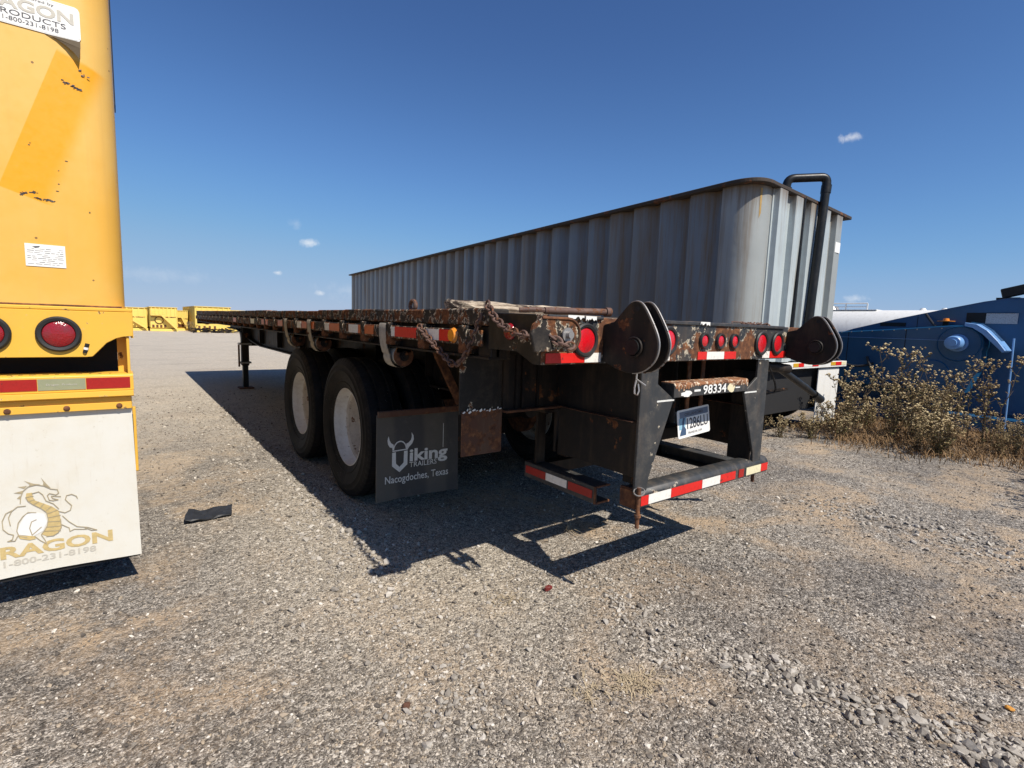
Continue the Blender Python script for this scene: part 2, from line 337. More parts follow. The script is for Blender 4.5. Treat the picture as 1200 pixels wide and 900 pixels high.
# ------------------------------------------------------------------ mesh builder
AX = {'x': 0, 'y': 1, 'z': 2}
class MB:
    def __init__(s): s.v = []; s.f = []
    def add(s, vs, fs):
        o = len(s.v); s.v += [tuple(p) for p in vs]; s.f += [tuple(i + o for i in f) for f in fs]; return s
    def box(s, x0, x1, y0, y1, z0, z1):
        return s.add([(x0, y0, z0), (x1, y0, z0), (x1, y1, z0), (x0, y1, z0), (x0, y0, z1), (x1, y0, z1), (x1, y1, z1), (x0, y1, z1)],
                     [(0, 3, 2, 1), (4, 5, 6, 7), (0, 1, 5, 4), (1, 2, 6, 5), (2, 3, 7, 6), (3, 0, 4, 7)])
    def prism(s, pts, axis, a0, a1):
        k = AX[axis]; n = len(pts); vs = []
        for a in (a0, a1):
            for p in pts:
                q = [p[0], p[1]]; q.insert(k, a); vs.append(q)
        fs = [tuple(range(n)), tuple(range(2 * n - 1, n - 1, -1))]
        fs += [(i, i + n, (i + 1) % n + n, (i + 1) % n) for i in range(n)]
        return s.add(vs, fs)
    def beam(s, p0, p1, w, h, up=(0, 0, 1)):
        p0 = Vector(p0); p1 = Vector(p1); d = (p1 - p0).normalized(); u = Vector(up)
        if abs(d.dot(u)) > 0.98: u = Vector((0, 1, 0))
        a = d.cross(u).normalized() * w / 2; b = a.cross(d).normalized() * h / 2
        vs = [p + i * a + j * b for p in (p0, p1) for i, j in ((-1, -1), (1, -1), (1, 1), (-1, 1))]
        return s.add(vs, [(0, 1, 2, 3), (7, 6, 5, 4), (0, 4, 5, 1), (1, 5, 6, 2), (2, 6, 7, 3), (3, 7, 4, 0)])
    def tube(s, path, r, n=8, closed=False, caps=True):
        P = [Vector(p) for p in path]; m = len(P); rs = r if isinstance(r, (list, tuple)) else [r] * m
        vs = []; fs = []; a = None
        for i, p in enumerate(P):
            if closed: d = P[(i + 1) % m] - P[i - 1]
            else: d = P[min(i + 1, m - 1)] - P[max(i - 1, 0)]
            d = d.normalized() if d.length > 1e-9 else Vector((0, 0, 1))
            if a is None:
                a = d.orthogonal().normalized()
            a = (a - d * a.dot(d)); a = a.normalized() if a.length > 1e-6 else d.orthogonal().normalized()
            b = d.cross(a)
            for k in range(n):
                t = 2 * math.pi * k / n; vs.append(p + (a * math.cos(t) + b * math.sin(t)) * rs[i])
        for i in range(m if closed else m - 1):
            j = (i + 1) % m
            for k in range(n): fs.append((i * n + k, i * n + (k + 1) % n, j * n + (k + 1) % n, j * n + k))
        if caps and not closed: fs += [tuple(range(n - 1, -1, -1)), tuple((m - 1) * n + k for k in range(n))]
        return s.add(vs, fs)
    def lathe(s, prof, c, axis='x', n=32, closed=False):
        k = AX[axis]; vs = []; fs = []; m = len(prof); c = Vector(c)
        for i in range(n):
            t = 2 * math.pi * i / n; ct, st = math.cos(t), math.sin(t)
            for r, h in prof:
                q = [r * ct, r * st]; q.insert(k, h); vs.append(c + Vector(q))
        for i in range(n):
            j = (i + 1) % n
            for p in range(m if closed else m - 1):
                q = (p + 1) % m; fs.append((i * m + p, i * m + q, j * m + q, j * m + p))
        return s.add(vs, fs)
    def disc(s, c, r, axis, h, n=20, r2=None):
        r2 = r if r2 is None else r2
        return s.lathe([(1e-4, 0), (r, 0), (r2, h), (1e-4, h)], c, axis, n)
    def mesh(s, name, mat, off=(0, 0, 0), bevel=0.0, smooth=False, seg=1):
        me = bpy.data.meshes.new(name)
        o = Vector(off)
        me.from_pydata([tuple(Vector(p) - o) for p in s.v], [], s.f)
        bm = bmesh.new(); bm.from_mesh(me)
        bmesh.ops.remove_doubles(bm, verts=bm.verts, dist=1e-5)
        bmesh.ops.recalc_face_normals(bm, faces=bm.faces)
        if bevel > 0:
            ed = [e for e in bm.edges if len(e.link_faces) == 2 and e.calc_face_angle(0) > R(30)]
            bmesh.ops.bevel(bm, geom=ed, offset=bevel, segments=seg, affect='EDGES', clamp_overlap=True)
        bm.to_mesh(me); bm.free()
        if smooth:
            me.polygons.foreach_set('use_smooth', [True] * len(me.polygons)); me.set_sharp_from_angle(angle=R(38))
        me.materials.append(MATS[mat])
        return me
    def build(s, name, mat, parent=None, **kw):
        off = kw.pop('off', None); kind = kw.pop('kind', None)
        if off is None:
            off = Vector((0, 0, 0)); q = parent
            while q is not None: off = off + q.location; q = q.parent
        o = link(name, s.mesh(name, mat, off, **kw), parent)
        if kind: o['kind'] = kind
        return o
def link(name, me, parent=None, loc=(0, 0, 0)):
    o = bpy.data.objects.new(name, me); COL.objects.link(o); o.parent = parent; o.location = loc; return o
def thing(name, label, cat, loc=(0, 0, 0), rotz=0.0, group=None):
    o = bpy.data.objects.new(name, None); COL.objects.link(o); o.empty_display_size = 0.2
    o.location = loc; o.rotation_euler = (0, 0, rotz); tag(o, label, cat, group); return o
def sub(name, parent, loc=(0, 0, 0)):
    o = bpy.data.objects.new(name, None); COL.objects.link(o); o.empty_display_size = 0.1; o.parent = parent; o.location = loc; return o
def tag(o, label, cat, group=None, kind=None):
    if label: o['label'] = label
    if cat: o['category'] = cat
    if group: o['group'] = group
    if kind: o['kind'] = kind
    return o
def copy_tree(o, parent=None):
    c = o.copy(); COL.objects.link(c); c.parent = parent
    for ch in list(o.children): copy_tree(ch, c)
    return c
def part(name, mat, parent, *boxes, **kw):
    m = MB()
    for b in boxes: m.box(*b)
    return m.build(name, mat, parent, **kw)
def parts(name, mat, parent, *boxes, **kw):
    return [part(name, mat, parent, b, **kw) for b in boxes]
# ---- printed lettering: flat letters laid on a surface
def lettering(name, body, mat, parent, p0, p1, h, up=(0, 0, 1), nrm=(0, -1, 0), bold=0.0, lift=0.0015, shear=0.0):
    """letters fitted between p0 (lower left) and p1 (lower right), h high"""
    cu = bpy.data.curves.new(name, 'FONT'); cu.body = body; cu.offset = bold; cu.resolution_u = 3; cu.shear = shear
    t = bpy.data.objects.new(name, cu); COL.objects.link(t)
    dg = bpy.context.evaluated_depsgraph_get(); dg.update()
    me = bpy.data.meshes.new_from_object(t.evaluated_get(dg)); bpy.data.objects.remove(t)
    co = np.array([v.co for v in me.vertices]); mn = co.min(0); mx = co.max(0)
    p0 = Vector(p0); p1 = Vector(p1); d = p1 - p0; up = Vector(up); nv = Vector(nrm) * lift
    off = Vector((0, 0, 0)); q = parent
    while q is not None: off = off + q.location; q = q.parent
    for v in me.vertices:
        a = (v.co.x - mn[0]) / (mx[0] - mn[0]); b = (v.co.y - mn[1]) / (mx[1] - mn[1])
        v.co = p0 + d * a + up * h * b + nv - off
    me.materials.clear(); me.materials.append(MATS[mat])
    return link(name, me, parent)
def ribbon(lines, w, plane_y):
    """thin printed strokes in the x,z plane"""
    m = MB()
    for L in lines:
        P = [Vector((p[0], 0, p[1])) for p in L]
        for i in range(len(P) - 1):
            d = (P[i + 1] - P[i]); 
            if d.length < 1e-6: continue
            d.normalize(); n = Vector((-d.z, 0, d.x)) * w / 2; e = d * w * 0.35
            a, b = P[i] - e, P[i + 1] + e
            m.add([(q.x, plane_y, q.z) for q in (a - n, b - n, b + n, a + n)], [(0, 1, 2, 3)])
    return m
def arc(p0, p1, p2, n=6):
    p0, p1, p2 = Vector(p0), Vector(p1), Vector(p2)
    return [p0 * (1 - t) ** 2 + p1 * 2 * t * (1 - t) + p2 * t * t for t in (i / n for i in range(n + 1))]
def rounded_path(pts, r, n=6):
    P = [Vector(p) for p in pts]; out = [P[0]]
    for i in range(1, len(P) - 1):
        a = (P[i - 1] - P[i]).normalized() * r; b = (P[i + 1] - P[i]).normalized() * r
        out += arc(P[i] + a, P[i], P[i] + b, n)
    return out + [P[-1]]
# ---- wheels
def tyre_mesh(r=0.52, w=0.27, ri=0.285, n=72):
    h = w / 2
    p = [(ri, -h * 0.72), (ri + 0.03, -h * 0.80), (ri + 0.045, -h * 0.84), (ri + 0.052, -h * 0.885), (ri + 0.060, -h * 0.86), (ri + 0.10, -h * 0.98), (ri + 0.13, -h * 1.0), (ri + 0.138, -h * 1.025), (ri + 0.146, -h * 1.0), (r - 0.062, -h * 0.965), (r - 0.055, -h * 0.985), (r - 0.046, -h * 0.955), (r - 0.02, -h * 0.90), (r - 0.006, -h * 0.82)]
    for gx in (-0.5, -0.17, 0.17, 0.5):
        p += [(r, (gx - 0.05) * w * 1.0), (r - 0.013, (gx - 0.035) * w), (r - 0.013, (gx + 0.035) * w), (r, (gx + 0.05) * w)] if abs(gx) < 0.45 else []
    q = [(a, -b) for a, b in p[:13]][::-1]
    return MB().lathe(p + q, (0, 0, 0), 'x', n).mesh('tyre', 'tyre', smooth=True)
def rim_mesh(sgn=1, mat='rim_white'):
    # open dish seen from the side sgn points away from
    p = [(0.300, -0.102), (0.306, -0.094), (0.299, -0.084), (0.287, -0.076), (0.284, -0.03), (0.272, -0.008)] if mat == 'rim_white' else [(0.272, -0.008), (0.256, 0.004), (0.250, 0.085), (0.235, 0.098), (0.13, 0.104), (0.115, 0.09), (0.08, 0.08), (0.001, 0.078)]
    m = MB().lathe([(a, b * sgn) for a, b in p], (0, 0, 0), 'x', 48)
    if mat != 'rim_white': return m.mesh('rim_dish', mat, smooth=True)
    for k in range(0):
        t = 2 * math.pi * k / 10; m.disc((0.100 * sgn, 0.17 * math.cos(t), 0.17 * math.sin(t)), 0.016, 'x', -0.03 * sgn, 6)
    m.lathe([(0.300, -0.098 * sgn), (0.286, -0.1 * sgn), (0.286, 0.1 * sgn)], (0, 0, 0), 'x', 40)
    return m.mesh('rim', mat, smooth=True)
painted('rim_dirty', (0.62, 0.55, 0.45), rust=0.30, rscale=22.0, var=0.0, dust=0.6, dustc=(0.24, 0.16, 0.09), rough=0.7)
TYRE = tyre_mesh(); RIM_L = rim_mesh(1); RIM_R = rim_mesh(-1); DISH_L = rim_mesh(1, 'rim_dirty'); DISH_R = rim_mesh(-1, 'rim_dirty')
def wheel(parent, x, y, rim=RIM_L, r=0.52):
    w = sub('wheel', parent, Vector((x, y, r)) - parent.location)
    link('tyre', TYRE, w); link('rim', rim, w); link('rim_dish', DISH_L if rim is RIM_L else DISH_R, w); return w

# ================================================================== ground
gm = MB().add([(-1500, -300, 0), (2500, -300, 0), (2500, 3000, 0), (-1500, 3000, 0)], [(0, 1, 2, 3)])
ground = gm.build('ground', 'gravel_ground'); ground['kind'] = 'structure'

# ================================================================== flatbed trailer
XL, XR, YR, YF = 1.24, 3.68, 1.44, 12.6      # left side, right side, rear, front
XC = (XL + XR) / 2
ZD = 1.385
T = thing('flatbed_trailer', 'long black rusty flatbed trailer with twin axles parked in the middle of the yard', 'trailer', (XC, 6.0, 0))
# deck planks lie lengthwise between the side rails
npl = 12; pw = (XR - XL - 0.24) / npl
for i in range(npl):
    x0 = XL + 0.12 + i * pw; dz = random.uniform(-0.004, 0.004)
    part('deck_plank', 'deck_wood', T, (x0 + 0.0005, x0 + pw - 0.0005, 1.78, YF - 0.02, 1.335 + dz, 1.375 + dz), bevel=0.004)
for i, x in enumerate((XL, XR)):
    s = 1 if i == 0 else -1
    b = lambda a, c: (min(x + s * a, x + s * c), max(x + s * a, x + s * c))
    # upper edge band, broken into riveted lengths
    ys = [1.80 + 0.6 * k for k in range(18)] + [YF]
    for y0, y1 in zip(ys, ys[1:]):
        part('edge_band', 'side_band', T, (*b(0.0 + random.uniform(-0.004, 0.004), 0.11), y0 + (0.002 if y0 < 4 else 0.010), y1 - 0.002, 1.312, ZD + (random.uniform(-0.003, 0.002) if y0 < 4 else random.uniform(-0.008, 0.004))), bevel=0.006)
    part('rub_rail', 'side_band', T, (*b(-0.016, -0.004), 1.83, YF - 0.01, 1.222, 1.292), bevel=0.003)
    part('side_channel', 'black_frame', T, (*b(0.045, 0.06), 1.80, YF, 1.178, 1.312))
    part('lower_lip', 'black_frame', T, (*b(0.006, 0.12), 1.80, YF - 0.005, 1.166, 1.177), bevel=0.002)
    y = 1.98; pocket = None
    while y < YF - 0.1:
        if pocket is None:
            pocket = MB().box(-0.045, 0.026, -0.035, 0.035, -0.062, 0.064).mesh('stake_pocket', 'side_band', bevel=0.004)
        link('stake_pocket', pocket, T, Vector((x + s * 0.024, y, 1.245)) - T.location); y += 0.405
part('front_header', 'black_frame', T, (XL + 0.01, XR - 0.01, YF + 0.001, YF + 0.05, 1.12, ZD - 0.002), bevel=0.006)
# cross members and main beams
cm = MB().box(-1.17, 1.17, -0.03, 0.03, -0.006, 0.006).box(-1.17, 1.17, -0.004, 0.004, -0.10, -0.006).box(-1.17, 1.17, -0.03, 0.03, -0.112, -0.10).mesh('cross_member', 'black_frame')
y = 2.2
while y < YF - 0.1:
    link('cross_member', cm, T, Vector((XC, y, 1.325)) - T.location); y += 0.42
for x in (1.85, 3.07):
    pr = [(2.02, 1.205), (12.5, 1.205), (12.5, 1.06), (11.3, 1.04), (10.4, 0.95), (9.9, 0.88), (9.2, 0.83), (7.2, 0.825), (2.02, 0.865)]
    mb = MB().prism([(a, b) for a, b in pr], 'x', x - 0.006, x + 0.006)
    low = [(2.02, 0.865), (7.2, 0.825), (9.2, 0.83), (9.9, 0.88), (10.4, 0.95), (11.3, 1.04), (12.5, 1.06)]
    for a, b_ in zip(low, low[1:]): mb.beam((x, a[0], a[1]), (x, b_[0], b_[1]), 0.15, 0.016)
    for y in (2.9, 3.4, 4.35, 5.6, 6.8, 8.0, 9.2): mb.box(x - 0.07, x - 0.0065, y - 0.006, y + 0.006, 0.87, 1.20)
    mb.build('main_beam', 'black_frame', T)
# suspension: hangers, springs, axles
for x in (1.98, 2.94):
    for y in (3.0, 4.35, 5.65):
        part('spring_hanger', 'black_frame', T, (x - 0.05, x + 0.05, y - 0.10, y + 0.10, 0.60, 0.86), bevel=0.01)
    for y in (3.72, 4.97):
        m = MB()
        for k in range(4):
            L = 0.52 - k * 0.09
            m.tube([(x, y - L, 0.66 - k * 0.018), (x, y, 0.60 - k * 0.018), (x, y + L, 0.66 - k * 0.018)], 0.02, 4)
        m.build('leaf_spring', 'rust_metal', T)
for y in (3.72, 4.97):
    MB().tube([(XL + 0.34, y, 0.52), (XR - 0.34, y, 0.52)], 0.062, 14).build('axle', 'black_frame', T, smooth=True)
    for x in (1.93, 2.93): MB().disc((x, y, 0.52), 0.2, 'x', 0.06, 24).build('brake_drum', 'rust_metal', T, smooth=True)
for y in (3.72, 4.97):
    wheel(T, 1.265 + 0.135, y, RIM_L); wheel(T, 1.265 + 0.135 + 0.33, y, RIM_R)
    wheel(T, XR - 0.025 - 0.135, y, RIM_R); wheel(T, XR - 0.025 - 0.135 - 0.33, y, RIM_L)
# air brake chambers and hoses under the tail
MB().lathe([(0.001, 0), (0.07, 0), (0.085, 0.05), (0.085, 0.07), (0.07, 0.13), (0.001, 0.15)], (2.2, 3.25, 0.62), 'y', 20).build('brake_chamber', 'black_frame', T, smooth=True)
MB().lathe([(0.001, 0), (0.07, 0), (0.085, 0.05), (0.085, 0.07), (0.07, 0.13), (0.001, 0.15)], (2.7, 3.25, 0.62), 'y', 20).build('brake_chamber', 'black_frame', T, smooth=True)
for k in range(3):
    a = (2.0 + 0.3 * k, 2.35, 1.1); b_ = (2.2 + 0.25 * k, 3.2, 0.72)
    MB().tube(arc(a, (a[0] + 0.05, 2.6, 0.62 + 0.1 * k), b_, 10), 0.012, 6).build('air_hose', 'hose_rubber', T, smooth=True)
MB().lathe([(0.001, -0.35), (0.10, -0.33), (0.125, -0.29), (0.125, 0.29), (0.10, 0.33), (0.001, 0.35)], (2.46, 6.3, 0.98), 'x', 22).build('air_tank', 'black_frame', T, smooth=True)
parts('air_tank_bracket', 'black_frame', T, (2.2, 2.24, 6.24, 6.36, 1.09, 1.2), (2.68, 2.72, 6.24, 6.36, 1.09, 1.2))
# landing legs
for x in (1.745, 3.175):
    lg = part('landing_leg', 'black_frame', T, (x - 0.06, x + 0.06, 10.24, 10.36, 0.42, 1.02), bevel=0.008)
    part('inner_leg', 'dark_pipe', lg, (x - 0.045, x + 0.045, 10.255, 10.345, 0.03, 0.42), bevel=0.004)
    part('foot_plate', 'rust_metal', lg, (x - 0.12, x + 0.12, 10.18, 10.42, 0.003, 0.028), bevel=0.004)
    parts('collar', 'steel', lg, (x - 0.1, x + 0.1, 10.2, 10.4, 0.80, 0.83), (x - 0.09, x + 0.09, 10.22, 10.38, 0.46, 0.49))
    MB().tube([(x - 0.10, 10.28, 0.80), (x - 0.10, 10.28, 0.40)], 0.016, 8).build('side_rod', 'rust_metal', lg)
    MB().beam((x + 0.03 * (1 if x < 2.4 else -1), 10.42, 0.55), (x + 0.1, 11.3, 1.05), 0.05, 0.05).build('brace', 'black_frame', lg)
MB().tube([(1.70, 10.30, 0.88), (3.22, 10.30, 0.88)], 0.02, 8).build('cross_shaft', 'rust_metal', T)
parts('leg_frame', 'black_frame', T, (1.70, 3.22, 10.22, 10.235, 0.78, 1.2), (1.70, 3.22, 10.365, 10.38, 0.78, 1.2))

# ---- side: conspicuity tape, markers
def side_tape(y1, y0, mat, z0=1.232, z1=1.286):
    part('reflector_strip', mat, T, (XL - 0.0185, XL - 0.0165, y0, y1, z0, z1))
for a, b_, m_ in ((4.03, 3.87, 'tape_white'), (3.865, 3.59, 'tape_orange'), (3.45, 3.278, 'tape_white'), (3.276, 3.02, 'tape_orange'),
                  (2.89, 2.71, 'tape_white'), (2.708, 2.444, 'tape_red'), (2.33, 2.20, 'tape_white'), (2.198, 2.103, 'tape_red'),
                  (4.75, 4.62, 'tape_white'), (4.6, 4.25, 'tape_orange'), (5.45, 5.2, 'tape_orange'), (6.2, 5.9, 'tape_orange'), (6.8, 6.6, 'tape_cream'), (8.1, 7.8, 'tape_orange')):
    side_tape(a, b_, m_)
lm = MB().disc((XL - 0.0165, 2.062, 1.262), 0.036, 'x', -0.016, 24, 0.028).build('side_marker_light', 'lens_amber', T, smooth=True)
# rear corner plates: the side turns down and back to the tail plate
for x, s in ((XL, 1), (XR, -1)):
    m = MB().prism([(1.455, 1.172), (1.50, 1.172), (1.60, 1.215), (1.80, 1.215), (1.80, 1.368), (1.455, 1.362)], 'x', x, x + s * 0.014)
    m.build('corner_plate', 'black_paint', T, bevel=0.002)
    part('corner_post', 'black_frame', T, (min(x + s * 0.016, x + s * 0.12), max(x + s * 0.016, x + s * 0.12), 1.80, 1.90, 1.17, 1.31), bevel=0.004)
MB().lathe([(0.001, -0.014), (0.028, -0.012), (0.034, -0.004), (0.034, 0.0)], (XL - 0.0015, 1.645, 1.292), 'x', 24).build('rear_side_marker', 'lens_dark_red', T, smooth=True)

# ---- tail plate with its lamps
tail = MB()
tail.box(XL, XR, YR, YR + 0.016, 1.174, 1.358)
tail.box(XL + 0.02, XR - 0.02, YR + 0.016, 1.78, 1.34, 1.36)
tail.build('tail_plate', 'rear_plate', T, bevel=0.003)
part('tail_plate_lip', 'bumper_paint', T, (XL + 0.01, 1.545, YR - 0.014, YR - 0.0005, 1.350, 1.362), (1.955, 3.09, YR - 0.010, YR - 0.0005, 1.346, 1.363), bevel=0.003)
# ragged flakes of old white paint on the top edge of the plate
m = MB(); random.seed(3)
for x0, x1, zt in ((1.345, 1.43, 1.3635), (1.44, 1.50, 1.363), (2.22, 2.30, 1.364)):
    pts = [(x0, zt)]; k = 9
    pts += [(x0 + (x1 - x0) * i / k, zt - random.uniform(0.004, 0.020)) for i in range(k + 1)] + [(x1, zt)]
    m.prism(pts, 'y', YR - 0.0162, YR - 0.0145)
m.build('paint_flake', 'print_white', T, kind='stuff')
def lamp(x, z, r, ring=0.016, lensm='lens_red', y=YR):
    gm_ = MB().lathe([(r * 0.9, 0.0), (r + ring, 0.0), (r + ring, -0.010), (r + ring * 0.6, -0.016), (r, -0.014), (r * 0.9, -0.004)], (x, y - 0.0006, z), 'y', 32, closed=True)
    o = gm_.build('tail_light', 'grommet', T, smooth=True)
    MB().lathe([(r * 0.985, -0.003), (r * 0.97, -0.008), (r * 0.7, -0.0125), (0.3 * r, -0.0145), (0.001, -0.015)], (x, y - 0.0006, z), 'y', 32).build('lens', lensm, o, smooth=True)
lamp(1.452, 1.268, 0.052); lamp(1.985, 1.270, 0.052)
for x in (2.276, 2.42, 2.552): lamp(x, 1.272, 0.030, 0.010)
lamp(2.838, 1.262, 0.052); lamp(3.02, 1.262, 0.050)
for x0, x1, mt in ((1.252, 1.455, 'tape_red'), (1.457, 1.548, 'tape_white'), (1.968, 2.01, 'tape_white'), (2.235, 2.312, 'tape_red'), (2.314, 2.47, 'tape_white'), (2.472, 2.585, 'tape_red'), (2.868, 2.945, 'tape_white'), (2.947, 3.135, 'tape_red')):
    part('reflector_strip', mt, T, (x0, x1, YR - 0.003, YR - 0.0008, 1.180, 1.218))
# ---- tail roller brackets: pairs of shaped cheek plates
def smooth_line(P, n):
    out = []
    for i in range(len(P) - 1):
        p0 = P[max(i - 1, 0)]; p1 = P[i]; p2 = P[i + 1]; p3 = P[min(i + 2, len(P) - 1)]
        for k in range(n):
            t = k / n
            out.append(tuple(0.5 * (2 * b + (c - a) * t + (2 * a - 5 * b + 4 * c - d) * t * t + (3 * b - a - 3 * c + d) * t ** 3) for a, b, c, d in zip(p0, p1, p2, p3)))
    return out + [P[-1]]
def ear(x, t=0.014):
    pr = [(1.439, 1.185), (1.36, 1.158), (1.30, 1.148), (1.235, 1.160), (1.185, 1.20), (1.168, 1.25), (1.178, 1.30), (1.222, 1.375), (1.252, 1.412), (1.275, 1.423), (1.30, 1.421), (1.325, 1.405), (1.385, 1.345), (1.439, 1.332)]
    pr = [pr[0]] + smooth_line(pr[1:13], 4) + [pr[13]]
    m = MB().prism(pr, 'x', x - t / 2, x + t / 2)
    o = m.build('roller_bracket', 'bracket_black', T, bevel=0.0025)
    rim = MB()
    rim.tube([(x, a - 0.001, b) for a, b in pr[6:40]], 0.0038, 5)
    rim.build('worn_edge', 'steel', o, smooth=True)
    return o
for xa in (1.565, 1.632, 3.145, 3.212):
    ear(xa)
for x0, x1 in ((1.535, 1.66), (3.115, 3.24)):
    MB().tube([(x0, 1.27, 1.25), (x1, 1.27, 1.25)], 0.030, 18).build('roller_pin', 'dark_pipe', T, smooth=True)
    for x_ in (x0 + 0.012, x1 - 0.012):
        MB().tube([(x_, 1.27 + 0.036 * math.cos(t), 1.25 + 0.036 * math.sin(t)) for t in np.linspace(0, 6.283, 21)[:-1]], 0.005, 6, closed=True).build('pin_collar', 'black_frame', T, smooth=True)
for xa in (1.5575, 1.6245, 3.1375, 3.2045):
    MB().disc((xa - 0.0008, 1.272, 1.395), 0.010, 'x', -0.001, 14).build('bolt_hole', 'near_black', T)
# cotter wire under the left bracket
MB().tube([(1.60, 1.29, 1.15), (1.592, 1.285, 1.12), (1.578, 1.28, 1.09), (1.574, 1.275, 1.07), (1.585, 1.27, 1.062), (1.597, 1.272, 1.08), (1.60, 1.28, 1.105), (1.592, 1.285, 1.125), (1.62, 1.26, 1.10)], 0.0035, 5).build('cotter_wire', 'steel', T, smooth=True)
# slotted oblong plate with bolt at the left corner
cx, cz, hl, hh = 1.222, 1.288, 0.115, 0.060
m = MB(); pts = [(cx - hl, cz + hh - 0.03)]
pts = []
for t in np.linspace(-math.pi / 2, math.pi / 2, 11): pts.append((cx + hl - hh + hh * math.cos(t), cz + hh * math.sin(t)))
for q in ((cx - hl + 0.045, cz + hh), (cx - hl + 0.01, cz + hh - 0.025), (cx - hl, cz - 0.0), (cx - hl + 0.02, cz - hh)): pts.append(q)
m.prism(pts, 'y', 1.35, 1.365)
op = m.build('oblong_plate', 'side_band', T, bevel=0.003)
m = MB(); m.tube([(p[0], 1.349, p[1]) for p in pts[:12]], 0.005, 6); m.build('weld_bead', 'rust_metal', op, smooth=True)
part('plate_arm', 'black_frame', T, (1.25, 1.30, 1.366, YR - 0.001, 1.26, 1.31), bevel=0.004)
MB().tube([(cx + 0.045, 1.349, cz + 0.002), (cx + 0.045, 1.32, cz + 0.002)], 0.013, 12).lathe([(0.013, 0), (0.026, 0), (0.026, -0.008), (0.013, -0.008)], (cx + 0.045, 1.345, cz + 0.002), 'y', 18).build('plate_bolt', 'steel', T, smooth=True)

# ---- tail frame below: side boxes, uprights, number beam
for x, s in ((1.85, 1), (2.955, -1)):
    b = lambda a, c: (min(x + s * a, x + s * c), max(x + s * a, x + s * c))
    part('tail_box_upper', 'black_frame', T, (*b(0, 0.012), 1.47, 2.018, 0.90, 1.166))
    part('tail_box_lower', 'black_frame', T, (*b(0.004, 0.012), 1.47, 2.0, 0.635, 0.897), bevel=0.002)
    part('tail_box_flange', 'rust_metal', T, (*b(-0.03, 0.10), 1.48, 2.02, 0.8975, 0.8995))
    left = s == 1
    pr = [(0.0, 1.166), (0.12, 1.166), (0.12, 1.07), (0.245, 0.995), (0.24, 0.97), (0.095, 0.63), (0.085, 0.565), (0.0, 0.565)]
    m = MB().prism([(x - 0.018 * s + s * a, z) for a, z in pr], 'y', 1.448, 1.462)
    m.build('upright_post', 'bumper_paint', T, bevel=0.002)
    part('upright_web', 'black_frame', T, (*b(0.075, 0.087), 1.463, 1.60, 0.575, 1.10))
    part('gusset_cap', 'print_grey', T, (*b(0.10, 0.23), 1.4455, 1.4475, 0.985, 0.993))
nb = MB()
nb.prism([(1.437, 1.00), (1.437, 1.056), (1.444, 1.066), (1.515, 1.068), (1.515, 1.00)], 'x', 2.065, 2.735)
nb.build('number_beam', 'bumper_paint', T, bevel=0.002)
nt_ = MB(); random.seed(14)
for i in range(34):
    x0_ = 2.068 + i * 0.0196; d_ = random.uniform(0.004, 0.012) if 0.2 < i / 34 < 0.72 else random.uniform(0.012, 0.034)
    nt_.prism([(x0_, 1.0572), (x0_ + 0.0196, 1.0572), (x0_ + 0.0196, 1.0572 - d_ * random.uniform(0.6, 1)), (x0_ + 0.008, 1.0572 - d_)], 'y', 1.4356, 1.4368)
nt_.prism([(1.4350, 1.0575), (1.4430, 1.0685), (1.517, 1.0705), (1.517, 1.0685), (1.4440, 1.0665), (1.4368, 1.0575)], 'x', 2.066, 2.734)
nt_.build('beam_rust', 'rust_orange', T)
lettering('lettering', '98334', 'print_white', T, (2.300, 1.4352, 1.005), (2.512, 1.4352, 1.006), 0.047, bold=0.018)
parts('painted_dash', 'print_white', T, (2.225, 2.278, 1.4345, 1.4365, 1.022, 1.032), (2.605, 2.65, 1.4345, 1.4365, 1.022, 1.028))
def blotch(cx_, cz_, rx, rz, seed, y=1.4358, n=18, zmin=None, zmax=None):
    rnd = random.Random(seed); pts = []
    for k in range(n):
        t = 2 * math.pi * k / n; q = rnd.uniform(0.72, 1.12)
        z = cz_ + rz * q * math.sin(t)
        if zmax: z = min(z, zmax)
        if zmin: z = max(z, zmin)
        pts.append((cx_ + rx * q * math.cos(t), z))
    return MB().prism(pts, 'y', y, y + 0.001)
blotch(2.562, 1.027, 0.036, 0.026, 2, zmax=1.051).build('paint_patch', 'cream_patch', T)
blotch(2.165, 1.014, 0.045, 0.016, 5).build('paint_patch', 'print_white', T)
# licence plate hanging behind the beam
lp = sub('licence_plate', T, Vector((2.497, 1.60, 0.822)) - T.location); lp.rotation_euler = (R(-6), R(-3.5), 0)
m = MB(); w_, h_ = 0.150, 0.077
pts = []
for cx_, cz_, a0 in ((w_ - 0.012, h_ - 0.012, 0), (-w_ + 0.012, h_ - 0.012, 90), (-w_ + 0.012, -h_ + 0.012, 180), (w_ - 0.012, -h_ + 0.012, 270)):
    for k in range(4):
        t = R(a0 + 30 * k); pts.append((cx_ + 0.012 * math.cos(t), cz_ + 0.012 * math.sin(t)))
link('plate_sheet', MB().prism(pts, 'y', -0.001, 0.001).mesh('plate_sheet', 'decal_white'), lp)
link('plate_band', MB().prism([(-0.128, 0.032), (0.138, 0.032), (0.138, 0.066), (-0.128, 0.066)], 'y', -0.0018, -0.0012).mesh('plate_band', 'plate_grey'), lp)
link('plate_picture', MB().prism([(-0.138, -0.03), (-0.085, -0.03), (-0.07, 0.032), (-0.134, 0.032)], 'y', -0.0018, -0.0012).mesh('plate_picture', 'plate_sky'), lp)
link('bird_picture', MB().prism([(-0.136, -0.062), (-0.08, -0.062), (-0.078, -0.03), (-0.095, -0.015), (-0.092, 0.01), (-0.082, 0.03), (-0.10, 0.032), (-0.108, 0.012), (-0.112, -0.02), (-0.128, -0.045)], 'y', -0.0026, -0.0020).mesh('bird_picture', 'print_blue'), lp)
